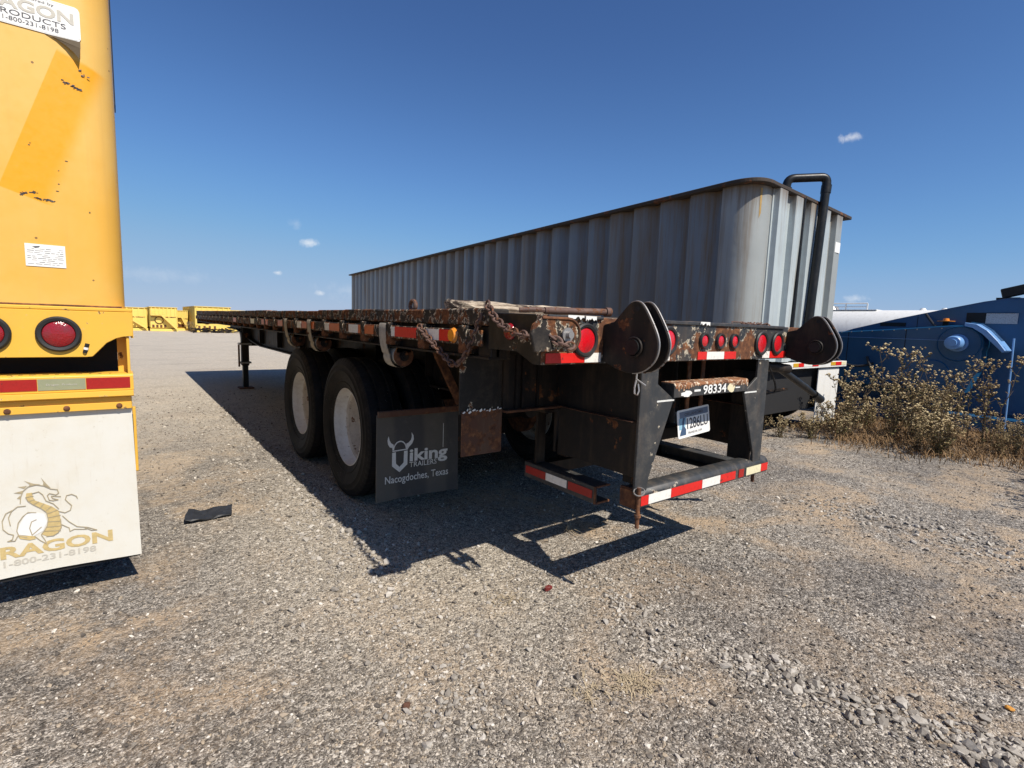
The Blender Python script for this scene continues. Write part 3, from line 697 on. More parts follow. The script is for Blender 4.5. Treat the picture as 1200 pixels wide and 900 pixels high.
_l = T.location.copy()
def plate_text(body, x0, x1, z, h, mat, bold=0.0):
    o = lettering('lettering', body, mat, None, (x0, -0.0022, z), (x1, -0.0022, z), h, bold=bold, lift=0.0006); o.parent = lp
plate_text('1286LU', -0.066, 0.132, -0.034, 0.060, 'print_dark', 0.01)
plate_text('OKLAHOMA', -0.085, 0.09, 0.040, 0.017, 'print_dark', 0.01)
plate_text('TRAVELOK.COM', -0.062, 0.07, -0.061, 0.012, 'print_dark')
parts('plate_bracket', 'rust_metal', T, (2.42, 2.45, 1.607, 1.614, 0.84, 1.16), (2.55, 2.58, 1.607, 1.614, 0.84, 1.16))
# cross wall and rails inside the tail
part('inner_cross_wall', 'black_frame', T, (1.865, 2.94, 2.03, 2.05, 0.635, 1.16))
part('tail_cross_rail', 'black_frame', T, (1.87, 2.93, 1.95, 2.025, 0.62, 0.70), bevel=0.006)
part('wing_wall', 'black_frame', T, (1.492, 1.846, 2.022, 2.034, 0.897, 1.17))
part('side_ledge', 'rust_metal', T, (1.49, 1.846, 1.985, 2.06, 0.885, 0.8955))
parts('wing_rib', 'black_frame', T, *[(x_, x_ + 0.012, 2.006, 2.0215, 0.897, 1.165) for x_ in (1.56, 1.60, 1.70)])
# ---- under-ride bumper
bp = MB().prism([(1.44, 0.498), (1.44, 0.560), (1.452, 0.578), (1.47, 0.586), (1.52, 0.586), (1.54, 0.578), (1.55, 0.56), (1.55, 0.498)], 'x', 1.862, 3.052)
bp.build('bumper_bar', 'bumper_paint', T, bevel=0.002, smooth=True)
for x0, x1, mt in ((1.868, 1.922, 'tape_red'), (1.924, 2.095, 'tape_white'), (2.097, 2.361, 'tape_red'), (2.363, 2.531, 'tape_white'), (2.533, 2.686, 'tape_red'), (2.722, 2.775, 'tape_dull_red'), (2.803, 2.966, 'tape_cream'), (2.968, 3.045, 'tape_red')):
    part('reflector_strip', mt, T, (x0, x1, 1.4365, 1.4392, 0.507, 0.552))
def channel(x, y0, y1, s):
    b = lambda a, c: (min(x + s * a, x + s * c), max(x + s * a, x + s * c))
    return MB().box(*b(0, 0.008), y0, y1, 0.437, 0.527).box(*b(0.0085, 0.10), y0, y1, 0.519, 0.527).box(*b(0.0085, 0.10), y0, y1, 0.437, 0.445)
channel(1.85, 1.70, 2.275, 1).build('bumper_side_arm', 'bumper_paint', T, bevel=0.002)
MB().box(1.846, 1.854, 1.70, 1.712, 0.437, 0.527).box(1.855, 1.95, 1.698, 1.71, 0.521, 0.529).box(1.855, 1.95, 1.698, 1.71, 0.436, 0.446).build('torn_edge', 'rust_metal', T)
channel(3.06, 1.62, 2.275, -1).build('bumper_side_arm', 'bumper_paint', T, bevel=0.002)
part('arm_tie', 'black_frame', T, (1.862, 3.05, 2.20, 2.27, 0.447, 0.517))
parts('arm_hanger', 'black_frame', T, (1.87, 1.93, 2.19, 2.21, 0.528, 0.866), (2.98, 3.04, 2.19, 2.21, 0.528, 0.866))
for y0, y1, mt in ((2.258, 2.083, 'tape_dull_red'), (2.081, 1.912, 'tape_white'), (1.90, 1.725, 'tape_dull_red')):
    part('reflector_strip', mt, T, (1.8472, 1.8492, y1, y0, 0.462, 0.505))
part('bumper_end_box', 'rust_metal', T, (1.845, 1.859, 1.45, 1.545, 0.49, 0.575), (1.845, 1.861, 1.45, 1.545, 0.577, 0.583), bevel=0.002)
for x, y in ((1.842, 1.432), (3.045, 1.520)):
    MB().tube([(x, y, 0.60), (x, y, 0.41)], 0.010, 10).tube([(x, y, 0.475), (x, y, 0.462)], 0.016, 10).build('lock_pin', 'rust_metal', T, smooth=True)
MB().tube([(1.842 + 0.03 * math.cos(t), 1.43 + 0.02 * math.sin(t), 0.583 + 0.012 * math.sin(t + 0.6)) for t in np.linspace(0, 6.283, 17)[:-1]], 0.003, 5, closed=True).build('pin_ring', 'steel', T, smooth=True)

# ---- mud flaps and their arms
def flap_y(y, bow, u, v): return y + bow * math.sin(u * 3.3 + 0.4) * (1 - v) + bow * 0.7 * math.sin(v * 5) * (1 - v)
def hug(objs, y0, bow, x0, x1, z0, z1):
    # lay flat print onto the slightly bowed flap
    for o in objs:
        off = Vector((0, 0, 0)); q = o.parent
        while q is not None: off = off + q.location; q = q.parent
        for v in o.data.vertices:
            w = v.co + off; v.co.y += flap_y(y0, bow, min(max((w.x - x0) / (x1 - x0), 0), 1), (w.z - z0) / (z1 - z0)) - y0
def mudflap(x0, x1, y, z0, z1, mat, name='mud_flap', bow=0.02, parent=T):
    m = MB(); nx, nz = 8, 10; vs = []; fs = []
    for side in (0, 0.006):
        for j in range(nz + 1):
            for i in range(nx + 1):
                u, v = i / nx, j / nz
                yy = flap_y(y, bow, u, v) + side
                vs.append((x0 + (x1 - x0) * u + (0.012 * (1 - v) * (u - 0.2)), yy, z0 + (z1 - z0) * v + 0.006 * math.sin(u * 4) * (1 - v)))
    N = (nx + 1) * (nz + 1)
    for sidx in (0, 1):
        for j in range(nz):
            for i in range(nx):
                a = sidx * N + j * (nx + 1) + i; fs.append((a, a + 1, a + nx + 2, a + nx + 1) if sidx == 0 else (a + nx + 1, a + nx + 2, a + 1, a))
    for i in range(nx):
        fs.append((i, N + i, N + i + 1, i + 1)); a = nz * (nx + 1) + i; fs.append((a, a + 1, N + a + 1, N + a))
    for j in range(nz):
        a = j * (nx + 1); fs.append((a, a + nx + 1, N + a + nx + 1, N + a)); a += nx; fs.append((a, N + a, N + a + nx + 1, a + nx + 1))
    m.add(vs, fs)
    return m.build(name, mat, parent, smooth=True)
fl = mudflap(1.197, 1.768, 2.90, 0.198, 0.748, 'black_flap', bow=0.004)
part('flap_clamp', 'rust_plate', T, (1.20, 1.765, 2.878, 2.90, 0.735, 0.772), bevel=0.003)
MB().tube([(1.76, 2.91, 0.755), (1.80, 2.93, 0.755)], 0.02, 10).build('flap_arm', 'rust_metal', T)
MB().beam((1.60, 2.92, 1.15), (1.80, 2.92, 0.77), 0.03, 0.05).build('flap_brace', 'rust_metal', T)
part('flap_strut', 'black_frame', T, (1.775, 1.80, 2.90, 2.95, 0.45, 1.16), bevel=0.003)
fl2 = mudflap(3.152, 3.72, 2.90, 0.198, 0.748, 'black_flap', bow=0.008)
part('flap_clamp', 'rust_plate', T, (3.155, 3.715, 2.878, 2.90, 0.735, 0.772), bevel=0.003)
YFp = 2.8992
# horned helmet emblem and lettering on the flap
def poly(pts, name, mat, y=YFp, parent=fl, d=0.001): return MB().prism(pts, 'y', y - d, y).build(name, mat, parent)
emb = []
hornL = [(1.302, 0.513), (1.298, 0.535), (1.282, 0.541), (1.270, 0.560), (1.266, 0.585), (1.273, 0.612), (1.280, 0.585), (1.290, 0.567), (1.306, 0.556), (1.309, 0.54)]
hornR = [(1.400, 0.512), (1.412, 0.530), (1.432, 0.548), (1.444, 0.575), (1.441, 0.600), (1.428, 0.622), (1.430, 0.595), (1.424, 0.573), (1.408, 0.558), (1.392, 0.552), (1.393, 0.535)]
poly(hornL, 'emblem_horn', 'print_grey'); poly(hornR, 'emblem_horn', 'print_grey')
m = MB()
for k in range(9):
    t0, t1 = math.pi * k / 9, math.pi * (k + 1) / 9
    q = [(1.350 + r_ * 0.046 * math.cos(t), 0.520 + r_ * 0.056 * math.sin(t)) for r_, t in ((1, t0), (1, t1), (0.86, t1), (0.86, t0))]
    m.prism(q, 'y', YFp - 0.001, YFp)
m.prism([(1.300, 0.510), (1.402, 0.513), (1.402, 0.520), (1.300, 0.517)], 'y', YFp - 0.001, YFp)
m.prism([(1.298, 0.504), (1.322, 0.506), (1.324, 0.432), (1.348, 0.408), (1.348, 0.374), (1.298, 0.418)], 'y', YFp - 0.001, YFp)
m.prism([(1.402, 0.507), (1.378, 0.507), (1.376, 0.432), (1.349, 0.408), (1.349, 0.374), (1.402, 0.418)], 'y', YFp - 0.001, YFp)
m.build('emblem_helmet', 'print_grey', fl)
lettering('lettering', 'iking', 'print_grey', fl, (1.416, YFp - 0.0005, 0.408), (1.690, YFp - 0.0005, 0.404), 0.108, bold=0.03)
lettering('lettering', 'TRAILERS', 'print_grey', fl, (1.416, YFp - 0.0005, 0.395), (1.610, YFp - 0.0005, 0.394), 0.034, bold=0.004)
lettering('lettering', 'Nacogdoches, Texas', 'print_grey', fl, (1.252, YFp - 0.0005, 0.294), (1.698, YFp - 0.0005, 0.294), 0.062, bold=0.008)
part('flap_scratch', 'print_grey', fl, (1.655, 1.658, YFp - 0.001, YFp, 0.50, 0.66))
hug(fl.children, 2.90, 0.004, 1.197, 1.768, 0.198, 0.748)
# tall splash plate inboard of the flap: black above, bare rust below
part('splash_plate', 'black_paint', T, (1.245, 1.488, 2.03, 2.042, 0.89, 1.165), bevel=0.002)
part('splash_skirt', 'rust_plate', T, (1.255, 1.490, 2.024, 2.0295, 0.685, 0.905), bevel=0.002)
m = MB(); random.seed(9); x = 1.256
while x < 1.48:
    w = random.uniform(0.008, 0.028); h = random.uniform(0.003, 0.016); z = 0.899 + random.uniform(-0.004, 0.010)
    xe = min(x + w, 1.487); m.prism([(x, z), (x + (xe - x) * 0.4, z - h * 0.4), (xe, z + 0.002), (xe - (xe - x) * 0.2, z + h), (x + (xe - x) * 0.3, z + h * 0.5)], 'y', 2.0225, 2.0237); x += w * random.uniform(0.9, 1.5)
m.build('paint_edge', 'print_white', T, kind='stuff')

# ---- strap winches slung under the side rail
def winch(y, z=1.115):
    w = sub('strap_winch', T, Vector((1.31, y, z)) - T.location)
    link('drum', MB().lathe([(0.02, -0.055), (0.058, -0.055), (0.058, 0.055), (0.02, 0.055)], (0, 0, 0), 'y', 24, closed=True).mesh('drum', 'strap_web', smooth=True), w)
    for yy in (-0.068, 0.06):
        ends = MB().prism([(0.062 * math.cos(t), 0.062 * math.sin(t)) for t in np.linspace(0, 6.283, 19)[:-1]], 'y', yy, yy + 0.008).box(-0.045, 0.045, yy, yy + 0.0079, 0.02, 0.075)
        link('end_plate', ends.mesh('end_plate', 'rust_metal'), w)
    link('hub_nut', MB().disc((0, -0.069, 0), 0.022, 'y', -0.02, 6).disc((0, -0.069, 0), 0.030, 'y', -0.008, 16).mesh('hub_nut', 'black_frame'), w)
    # loose webbing: down from the rub rail and round the drum
    P = [(-0.088, 0.190), (-0.094, 0.178), (-0.092, 0.12), (-0.084, 0.06), (-0.078, 0.02)]
    P += [(0.070 * math.cos(t), 0.070 * math.sin(t)) for t in np.linspace(math.pi * 0.95, math.pi * 2.05, 14)]
    m = MB(); n = len(P); vs = []
    for a in (-0.048, 0.048):
        for i, (px, pz) in enumerate(P): vs.append((px, a + (0.025 if i < 4 else 0.012), pz))
    fs = [(i, i + 1, n + i + 1, n + i) for i in range(n - 1)]
    m.add(vs, fs); m.add([(v[0] - 0.003, v[1], v[2] - 0.002) for v in vs], [f[::-1] for f in fs])
    link('strap', m.mesh('strap', 'strap_web', smooth=True), w)
    return w
winch(2.84); winch(4.34); winch(5.1)
# drooping handle bar below the right bracket
MB().tube([(3.10, 1.55, 1.125), (3.33, 1.50, 1.10)], 0.030, 12).build('handle_socket', 'black_frame', T, smooth=True)
MB().tube([(3.27, 1.52, 1.10), (3.52, 1.46, 0.975), (3.52 + 0.13, 1.43, 0.905)], [0.022, 0.022, 0.018], 12).tube([(3.60, 1.44, 0.93), (3.67, 1.425, 0.893)], 0.027, 12).build('handle_bar', 'dark_pipe', T, smooth=True)
for k, (a, mid_, b_) in enumerate((((3.0, 1.6, 1.15), (3.05, 1.6, 0.95), (3.2, 1.6, 1.10)), ((2.97, 1.62, 1.12), (2.99, 1.62, 0.9), (3.0, 1.62, 1.02)), ((3.05, 1.50, 1.16), (3.30, 1.48, 0.88), (3.14, 1.55, 0.98)))):
    MB().tube(arc(a, mid_, b_, 12), 0.006, 6).build('air_hose', 'hose_rubber', T, smooth=True)

# ================================================================== things lying on the flatbed
m = MB(); random.seed(12); n = 14; vs = []; K = 10
for i in range(n + 1):
    x = 1.345 + 0.93 * i / n
    for k in range(K):
        t = 2 * math.pi * k / K + 0.2; ry = 0.055 * random.uniform(0.7, 1.12); rz = 0.032 * random.uniform(0.6, 1.12) * (1.0 - 0.35 * (i / n) ** 3)
        vs.append((x + random.uniform(-0.012, 0.012), 2.33 + ry * math.copysign(abs(math.cos(t)) ** 0.6, math.cos(t)) - 0.03 * i / n, 1.410 + rz * math.copysign(abs(math.sin(t)) ** 0.6, math.sin(t))))
fs = [(i * K + k, i * K + (k + 1) % K, (i + 1) * K + (k + 1) % K, (i + 1) * K + k) for i in range(n) for k in range(K)] + [tuple(range(K)), tuple(n * K + k for k in range(K))]
lo = m.add(vs, fs).build('wooden_beam', 'log_wood')
tag(lo, 'splintered weathered timber lying crosswise on the rear of the flatbed', 'timber')
cr = MB().tube([(1.66, 1.93, 1.395), (2.02, 1.86, 1.402)], 0.017, 12).tube([(2.02, 1.86, 1.402), (2.05, 1.855, 1.402)], 0.024, 12).tube(arc((1.66, 1.93, 1.395), (1.60, 1.94, 1.40), (1.54, 1.98, 1.392), 6), 0.012, 8)
tag(cr.build('chain_binder', 'chain_rust', smooth=True), 'rusty rod of a chain binder lying beside the timber on the deck', 'binder')
rg = MB().tube([(1.30 + 0.0 * t, 2.64 + 0.035 * math.cos(t), 1.408 + 0.026 * math.sin(t)) for t in np.linspace(0, 6.283, 19)[:-1]], 0.011, 8, closed=True)
tag(rg.build('tie_down_ring', 'chain_rust', smooth=True), 'small rusty tie-down ring standing on the flatbed edge left of the timber', 'ring')
wr = []
random.seed(5)
m = MB()
for k in range(3):
    P = [(2.72 + 0.10 * k + 0.032 * i, 1.55 + 0.02 * math.sin(i * 1.7 + k), 1.366 + 0.014 * abs(math.sin(i * 1.1 + k))) for i in range(8)]
    m.tube(P, 0.004, 5)
tag(m.build('wire_scrap', 'chain_rust', smooth=True), 'twisted scrap of rusty wire on the tail plate near the right bracket', 'wire')

def chain(name, pts, label, L=0.041, r=0.0050):
    """links threaded along a path, alternate links turned a quarter"""
    P = [Vector(p) for p in pts]; m = MB(); seg = []
    d = 0.0; step = L * 0.68; total = sum((b - a).length for a, b in zip(P, P[1:])); s_ = 0.0; k = 0
    while s_ < total:
        q = s_; i = 0
        while i < len(P) - 2 and q > (P[i + 1] - P[i]).length: q -= (P[i + 1] - P[i]).length; i += 1
        t = (P[i + 1] - P[i]).normalized(); c = P[i] + t * q
        up = Vector((0.3, 0.4, 1)); a = t.cross(up).normalized(); b = t.cross(a)
        w = (a if k % 2 else b) * (L * 0.33)
        if k % 2: w = (w + b * L * 0.12)
        ring = []
        for j in range(12):
            an = 2 * math.pi * j / 12
            ring.append(c + t * (L * 0.5 * math.cos(an)) + w * math.sin(an))
        m.tube(ring, r, 6, closed=True); s_ += step; k += 1
    return tag(m.build(name, 'chain_rust', smooth=True), label, 'chain')
c1 = arc((1.232, 1.80, 1.402), (1.16, 1.60, 1.26), (1.20, 1.36, 1.285), 14) + arc((1.21, 1.335, 1.275), (1.24, 1.32, 1.235), (1.285, 1.32, 1.262), 6)[1:]
chain('chain', c1, 'rusty chain running from the deck corner down to the bolted oblong plate')
c2 = arc((1.205, 2.37, 1.292), (1.205, 2.22, 1.21), (1.225, 2.07, 1.125), 10) + arc((1.225, 2.07, 1.125), (1.23, 1.96, 1.12), (1.228, 1.84, 1.36), 10)[1:]
chain('chain', c2, 'rusty chain slung in a loop below the rear of the side rail')

# ================================================================== yellow tank trailer at the left edge
Y0 = 3.2
K = thing('tank_trailer', 'tall faded yellow tank trailer with white mud flap at the left edge', 'trailer', (-1.2, 6.0, 0))
def round_foot(x0, x1, y0, y1, r, n=7):
    pts = []
    for cx_, cy_, a0 in ((x1 - r, y1 - r, 0), (x0 + r, y1 - r, 90), (x0 + r, y0 + r, 180), (x1 - r, y0 + r, 270)):
        for k in range(n + 1):
            t = R(a0 + 90 * k / n); pts.append((cx_ + r * math.cos(t), cy_ + r * math.sin(t)))
    return pts
MB().prism(round_foot(-2.43, 0.013, Y0 + 0.01, 13.0, 0.13), 'z', 1.336, 3.55).build('tank_body', 'tank_yellow', K, smooth=True)
part('side_cap', 'near_black', K, (0.0145, 0.019, 3.42, 3.55, 2.36, 3.5))
# rear lamp panel, its outer lower corner cut away
pn = [(-2.45, 1.316), (0.040, 1.316), (0.041, 1.30), (0.038, 1.20), (0.0, 1.196), (-0.028, 1.188), (-0.066, 1.165), (-0.10, 1.125), (-0.122, 1.10), (-0.14, 1.098), (-2.45, 1.098)]
MB().prism(pn, 'y', Y0 - 0.03, Y0 - 0.018).build('lamp_panel', 'yellow_worn', K, bevel=0.002)
part('panel_top', 'yellow_worn', K, (-2.45, 0.041, Y0 - 0.03, Y0 + 0.3, 1.3165, 1.3345), bevel=0.004)
MB().tube([(-2.4, Y0 - 0.012, 1.3375), (0.0, Y0 - 0.012, 1.3375)], 0.006, 6).build('seam_rust', 'rust_metal', K)
part('panel_side', 'yellow_worn', K, (0.030, 0.040, Y0 - 0.0175, Y0 + 0.28, 1.19, 1.316))
part('corner_bracket', 'yellow_worn', K, (-0.028, 0.022, Y0 + 0.10, Y0 + 0.112, 0.99, 1.19), (0.010, 0.022, Y0 - 0.02, Y0 + 0.099, 1.012, 1.195), bevel=0.002)
for x in (-0.238, -0.478, -2.0):
    o = MB().lathe([(0.058, 0), (0.082, 0), (0.082, -0.012), (0.074, -0.020), (0.062, -0.017), (0.058, -0.006)], (x, Y0 - 0.0305, 1.206), 'y', 40, closed=True).build('tail_light', 'grommet', K, smooth=True)
    MB().lathe([(0.0605, -0.005), (0.058, -0.012), (0.045, -0.019), (0.02, -0.0225), (0.001, -0.023)], (x, Y0 - 0.0305, 1.206), 'y', 40).build('lens', 'lens_dark_red', o, smooth=True)
MB().tube([(-0.150, Y0 - 0.033, 1.118), (-0.138, Y0 - 0.033, 1.162)], 0.0085, 8).build('panel_clip', 'near_black', K, smooth=True)
MB().tube([(-0.146, Y0 - 0.0345, 1.133), (-0.143, Y0 - 0.0345, 1.144)], 0.0095, 8).build('clip_band', 'decal_white', K, smooth=True)
# dark recess and bumper
part('recess_wall', 'near_black', K, (-2.4, -0.03, Y0 + 0.25, Y0 + 0.27, 0.9, 1.316))
bm_ = MB().prism([(Y0 - 0.03, 0.932), (Y0 - 0.03, 1.006), (Y0 - 0.018, 1.014), (Y0 + 0.11, 1.014), (Y0 + 0.11, 1.006), (Y0 - 0.016, 1.004), (Y0 - 0.016, 0.932)], 'x', -2.45, 0.031)
bm_.prism([(Y0 - 0.045, 0.931), (Y0 - 0.016, 0.931), (Y0 - 0.012, 0.904), (Y0 - 0.022, 0.898), (Y0 - 0.047, 0.905)], 'x', -2.45, 0.029)
bm_.box(-2.45, 0.020, Y0 - 0.018, Y0 - 0.008, 0.838, 0.897)
bm_.box(-2.45, 0.018, Y0 - 0.026, Y0 - 0.0185, 0.838, 0.872)
bm_.build('bumper', 'yellow_worn', K, bevel=0.0015)
for x0, x1, mt in ((0.017, -0.152, 'tape_dull_red'), (-0.154, -0.324, 'olive_tape'), (-0.326, -0.497, 'tape_dull_red'), (-0.499, -0.66, 'olive_tape')):
    part('reflector_strip', mt, K, (x1, x0, Y0 - 0.033, Y0 - 0.031, 0.944, 0.997))
lettering('tape_print', 'Dragon  Products', 'print_faded', K, (-0.295, Y0 - 0.033, 0.963), (-0.185, Y0 - 0.033, 0.963), 0.012)
m = MB(); random.seed(4)
for i in range(15):
    x = -0.62 + i * 0.04 + random.uniform(-0.004, 0.004); w = 0.010 * random.uniform(0.6, 1.2) * (1 if i < 12 else 0.6)
    m.prism([(x - w, Y0 - 0.005), (x + w, Y0 + 0.004), (x + w, Y0 + 0.012), (x - w, Y0 + 0.003)], 'z', 1.0142, 1.0152)
m.build('tread_slot', 'near_black', K, kind='stuff')
for x in (-0.432, -0.229, -0.031, -0.63):
    MB().lathe([(0.001, -0.009), (0.008, -0.008), (0.0125, -0.003), (0.0125, 0)], (x, Y0 - 0.0265, 0.8545), 'y', 12).build('bolt_head', 'rust_metal', K, smooth=True)
wf = mudflap(-0.60, 0.018, Y0 - 0.002, 0.062, 0.8375, 'white_flap', bow=0.004, parent=K)
wf['label'] = 'white mud flap with tan dragon emblem'
part('flap_backing', 'near_black', K, (-0.60, 0.022, Y0 + 0.014, Y0 + 0.026, 0.045, 0.80))
part('flap_side_rail', 'yellow_worn', K, (0.020, 0.034, Y0 + 0.02, Y0 + 0.06, 0.50, 0.835), bevel=0.002)
parts('rear_frame', 'near_black', K, (-2.3, -0.62, Y0 + 0.2, Y0 + 0.35, 0.55, 0.9), (-0.75, -0.6, Y0 + 0.3, 12.0, 0.75, 1.1))
part('under_deck', 'yellow_worn', K, (-2.42, 0.01, Y0 + 0.30, 12.9, 1.10, 1.33))
for y in (4.05, 5.3):
    for x in (-0.125, -0.455, -1.96, -2.29): wheel(K, x, y, RIM_R if x > -1 else RIM_L, 0.408)
    MB().tube([(-2.3, y, 0.408), (-0.1, y, 0.408)], 0.06, 10).build('axle', 'near_black', K)
for y in (11.0,):
    for x in (-2.0, -0.4): part('front_leg', 'yellow_worn', K, (x - 0.08, x + 0.08, y - 0.08, y + 0.08, -0.11, 1.1))
YP = 3.1895
BELLY = [(-0.394, 0.46), (-0.374, 0.46), (-0.373, 0.437), (-0.366, 0.42), (-0.336, 0.399), (-0.308, 0.379), (-0.286, 0.355), (-0.281, 0.311), (-0.28, 0.27), (-0.292, 0.246), (-0.311, 0.234), (-0.335, 0.237), (-0.353, 0.25), (-0.343, 0.264), (-0.33, 0.288), (-0.325, 0.32), (-0.329, 0.354), (-0.346, 0.377), (-0.373, 0.401), (-0.39, 0.421), (-0.397, 0.441)]
TAILB = [(-0.435, 0.263), (-0.376, 0.247), (-0.374, 0.232), (-0.396, 0.231), (-0.427, 0.245)]
THIGH = [(-0.423, 0.315), (-0.402, 0.359), (-0.37, 0.362), (-0.338, 0.349), (-0.329, 0.307), (-0.347, 0.265), (-0.381, 0.247), (-0.43, 0.265), (-0.436, 0.285)]
CREST = [[(-0.308, 0.471), (-0.323, 0.496), (-0.34, 0.528), (-0.332, 0.501), (-0.335, 0.492)], [(-0.344, 0.495), (-0.367, 0.502), (-0.398, 0.521), (-0.379, 0.499), (-0.383, 0.495)], [(-0.39, 0.495), (-0.421, 0.495), (-0.4, 0.483)], [(-0.405, 0.475), (-0.436, 0.468), (-0.412, 0.46)], [(-0.415, 0.454), (-0.427, 0.44), (-0.416, 0.435)]]
LINES = [[(-0.395, 0.441), (-0.371, 0.443)], [(-0.387, 0.42), (-0.368, 0.425)], [(-0.373, 0.401), (-0.354, 0.412)], [(-0.351, 0.379), (-0.336, 0.399)], [(-0.333, 0.361), (-0.311, 0.38)], [(-0.328, 0.347), (-0.29, 0.359)], [(-0.325, 0.327), (-0.281, 0.331)], [(-0.326, 0.307), (-0.281, 0.301)], [(-0.333, 0.282), (-0.279, 0.277)], [(-0.343, 0.264), (-0.284, 0.254)], [(-0.417, 0.415), (-0.414, 0.445), (-0.405, 0.472), (-0.386, 0.491), (-0.358, 0.496), (-0.331, 0.486), (-0.309, 0.468), (-0.285, 0.46), (-0.281, 0.443), (-0.291, 0.435), (-0.314, 0.446), (-0.322, 0.437), (-0.316, 0.413), (-0.302, 0.408), (-0.285, 0.41), (-0.304, 0.42), (-0.308, 0.432), (-0.275, 0.424)], [(-0.374, 0.456), (-0.351, 0.461), (-0.338, 0.444), (-0.328, 0.412), (-0.303, 0.393), (-0.285, 0.365)], [(-0.4, 0.4), (-0.427, 0.402), (-0.448, 0.384), (-0.46, 0.355), (-0.456, 0.316)], [(-0.448, 0.387), (-0.468, 0.376), (-0.482, 0.341), (-0.481, 0.302), (-0.465, 0.279), (-0.448, 0.269)], [(-0.366, 0.361), (-0.393, 0.367), (-0.412, 0.351), (-0.429, 0.323), (-0.436, 0.285), (-0.43, 0.258), (-0.404, 0.246)], [(-0.351, 0.286), (-0.385, 0.254), (-0.392, 0.289), (-0.384, 0.319), (-0.367, 0.326)], [(-0.448, 0.269), (-0.453, 0.248), (-0.469, 0.242), (-0.445, 0.239), (-0.435, 0.259)], [(-0.376, 0.246), (-0.359, 0.222), (-0.337, 0.2), (-0.341, 0.218), (-0.353, 0.247)], [(-0.286, 0.352), (-0.263, 0.34), (-0.243, 0.349), (-0.237, 0.372), (-0.25, 0.391), (-0.259, 0.406), (-0.253, 0.425), (-0.234, 0.428), (-0.217, 0.415), (-0.214, 0.403)], [(-0.273, 0.326), (-0.25, 0.291), (-0.222, 0.261), (-0.183, 0.249), (-0.148, 0.228), (-0.168, 0.23), (-0.193, 0.249)], [(-0.278, 0.283), (-0.252, 0.261), (-0.25, 0.243), (-0.233, 0.25), (-0.188, 0.24)], [(-0.28, 0.27), (-0.292, 0.246), (-0.311, 0.234), (-0.335, 0.236)], [(-0.281, 0.311), (-0.28, 0.27)], [(-0.397, 0.441), (-0.39, 0.421), (-0.373, 0.401), (-0.346, 0.377), (-0.329, 0.354), (-0.325, 0.32), (-0.33, 0.288), (-0.343, 0.264), (-0.353, 0.25)]]
YP = Y0 - 0.0024
def poly2(pts, name, mat, y): return MB().prism(pts, 'y', y - 0.0006, y).build(name, mat, wf)
poly2(THIGH, 'emblem_thigh', 'print_pale', YP - 0.001); poly2(BELLY, 'emblem_belly', 'print_tan', YP - 0.001); poly2(TAILB, 'emblem_tail', 'print_tan', YP - 0.002)
for c_ in CREST: poly2(c_, 'emblem_crest', 'print_line', YP - 0.001)
ribbon(LINES, 0.0034, YP - 0.0032).build('emblem_lines', 'print_line', wf)
lettering('lettering', 'DRAGON', 'print_tan', wf, (-0.585, YP, 0.157), (-0.087, YP, 0.157), 0.060, bold=0.035, lift=0.0016)
lettering('lettering', '1-800-231-8198', 'print_faded', wf, (-0.490, YP, 0.117), (-0.155, YP, 0.119), 0.030, bold=0.02, lift=0.0016)
hug(wf.children, Y0 - 0.002, 0.004, -0.60, 0.018, 0.062, 0.8375)
# printed plate and labels on the tank
sg = MB(); SY = Y0 + 0.0085
sp_ = [(-0.62, 2.532), (-0.110, 2.532), (-0.100, 2.538), (-0.096, 2.548), (-0.096, 2.660), (-0.101, 2.672), (-0.112, 2.677), (-0.62, 2.677)]
sgn = sg.prism(sp_, 'y', SY - 0.0022, SY).build('maker_sign', 'decal_white', K)
ribbon([[(-0.62, 2.537), (-0.113, 2.537), (-0.101, 2.547), (-0.101, 2.662), (-0.113, 2.672), (-0.62, 2.672)]], 0.0016, SY - 0.0028).build('sign_border', 'print_grey', sgn)
lettering('lettering', 'PRODUCTS', 'print_dark', sgn, (-0.381, SY - 0.002, 2.571), (-0.146, SY - 0.002, 2.571), 0.0215)
lettering('lettering', '1-800-231-8198', 'print_dark', sgn, (-0.352, SY - 0.002, 2.547), (-0.172, SY - 0.002, 2.547), 0.0175)
lettering('lettering', 'DRAGON', 'print_faded', sgn, (-0.465, SY - 0.002, 2.598), (-0.118, SY - 0.002, 2.598), 0.048, bold=0.03)
lettering('lettering', 'Manufactured by', 'print_dark', sgn, (-0.345, SY - 0.002, 2.650), (-0.183, SY - 0.002, 2.650), 0.014)
# sheet corner peeled away below the sign
MB().add([(-0.222, SY - 0.001, 2.5318), (-0.098, SY - 0.012, 2.5318), (-0.0985, SY - 0.024, 2.50), (-0.1055, SY - 0.030, 2.452), (-0.125, SY - 0.022, 2.478), (-0.150, SY - 0.014, 2.500), (-0.185, SY - 0.006, 2.521)], [(0, 1, 2, 6), (2, 3, 4), (2, 4, 5), (2, 5, 6)]).build('peeled_corner', 'peel_brown', sgn)
lb = part('data_label', 'decal_white', K, (-0.337, -0.199, SY - 0.0015, SY, 1.512, 1.612))
m = MB(); random.seed(8)
for i in range(9):
    z = 1.590 - i * 0.0085; x = -0.330
    while x < -0.21:
        w = random.uniform(0.006, 0.03)
        if random.random() < 0.8: m.box(x, min(x + w, -0.206), SY - 0.0022, SY - 0.0017, z, z + random.choice((0.0012, 0.0018)))
        x += w + 0.004
m.prism([(-0.312, 1.600), (-0.285, 1.604), (-0.290, 1.597), (-0.302, 1.594)], 'y', SY - 0.0022, SY - 0.0017)
m.build('label_print', 'print_dark', lb, kind='stuff')
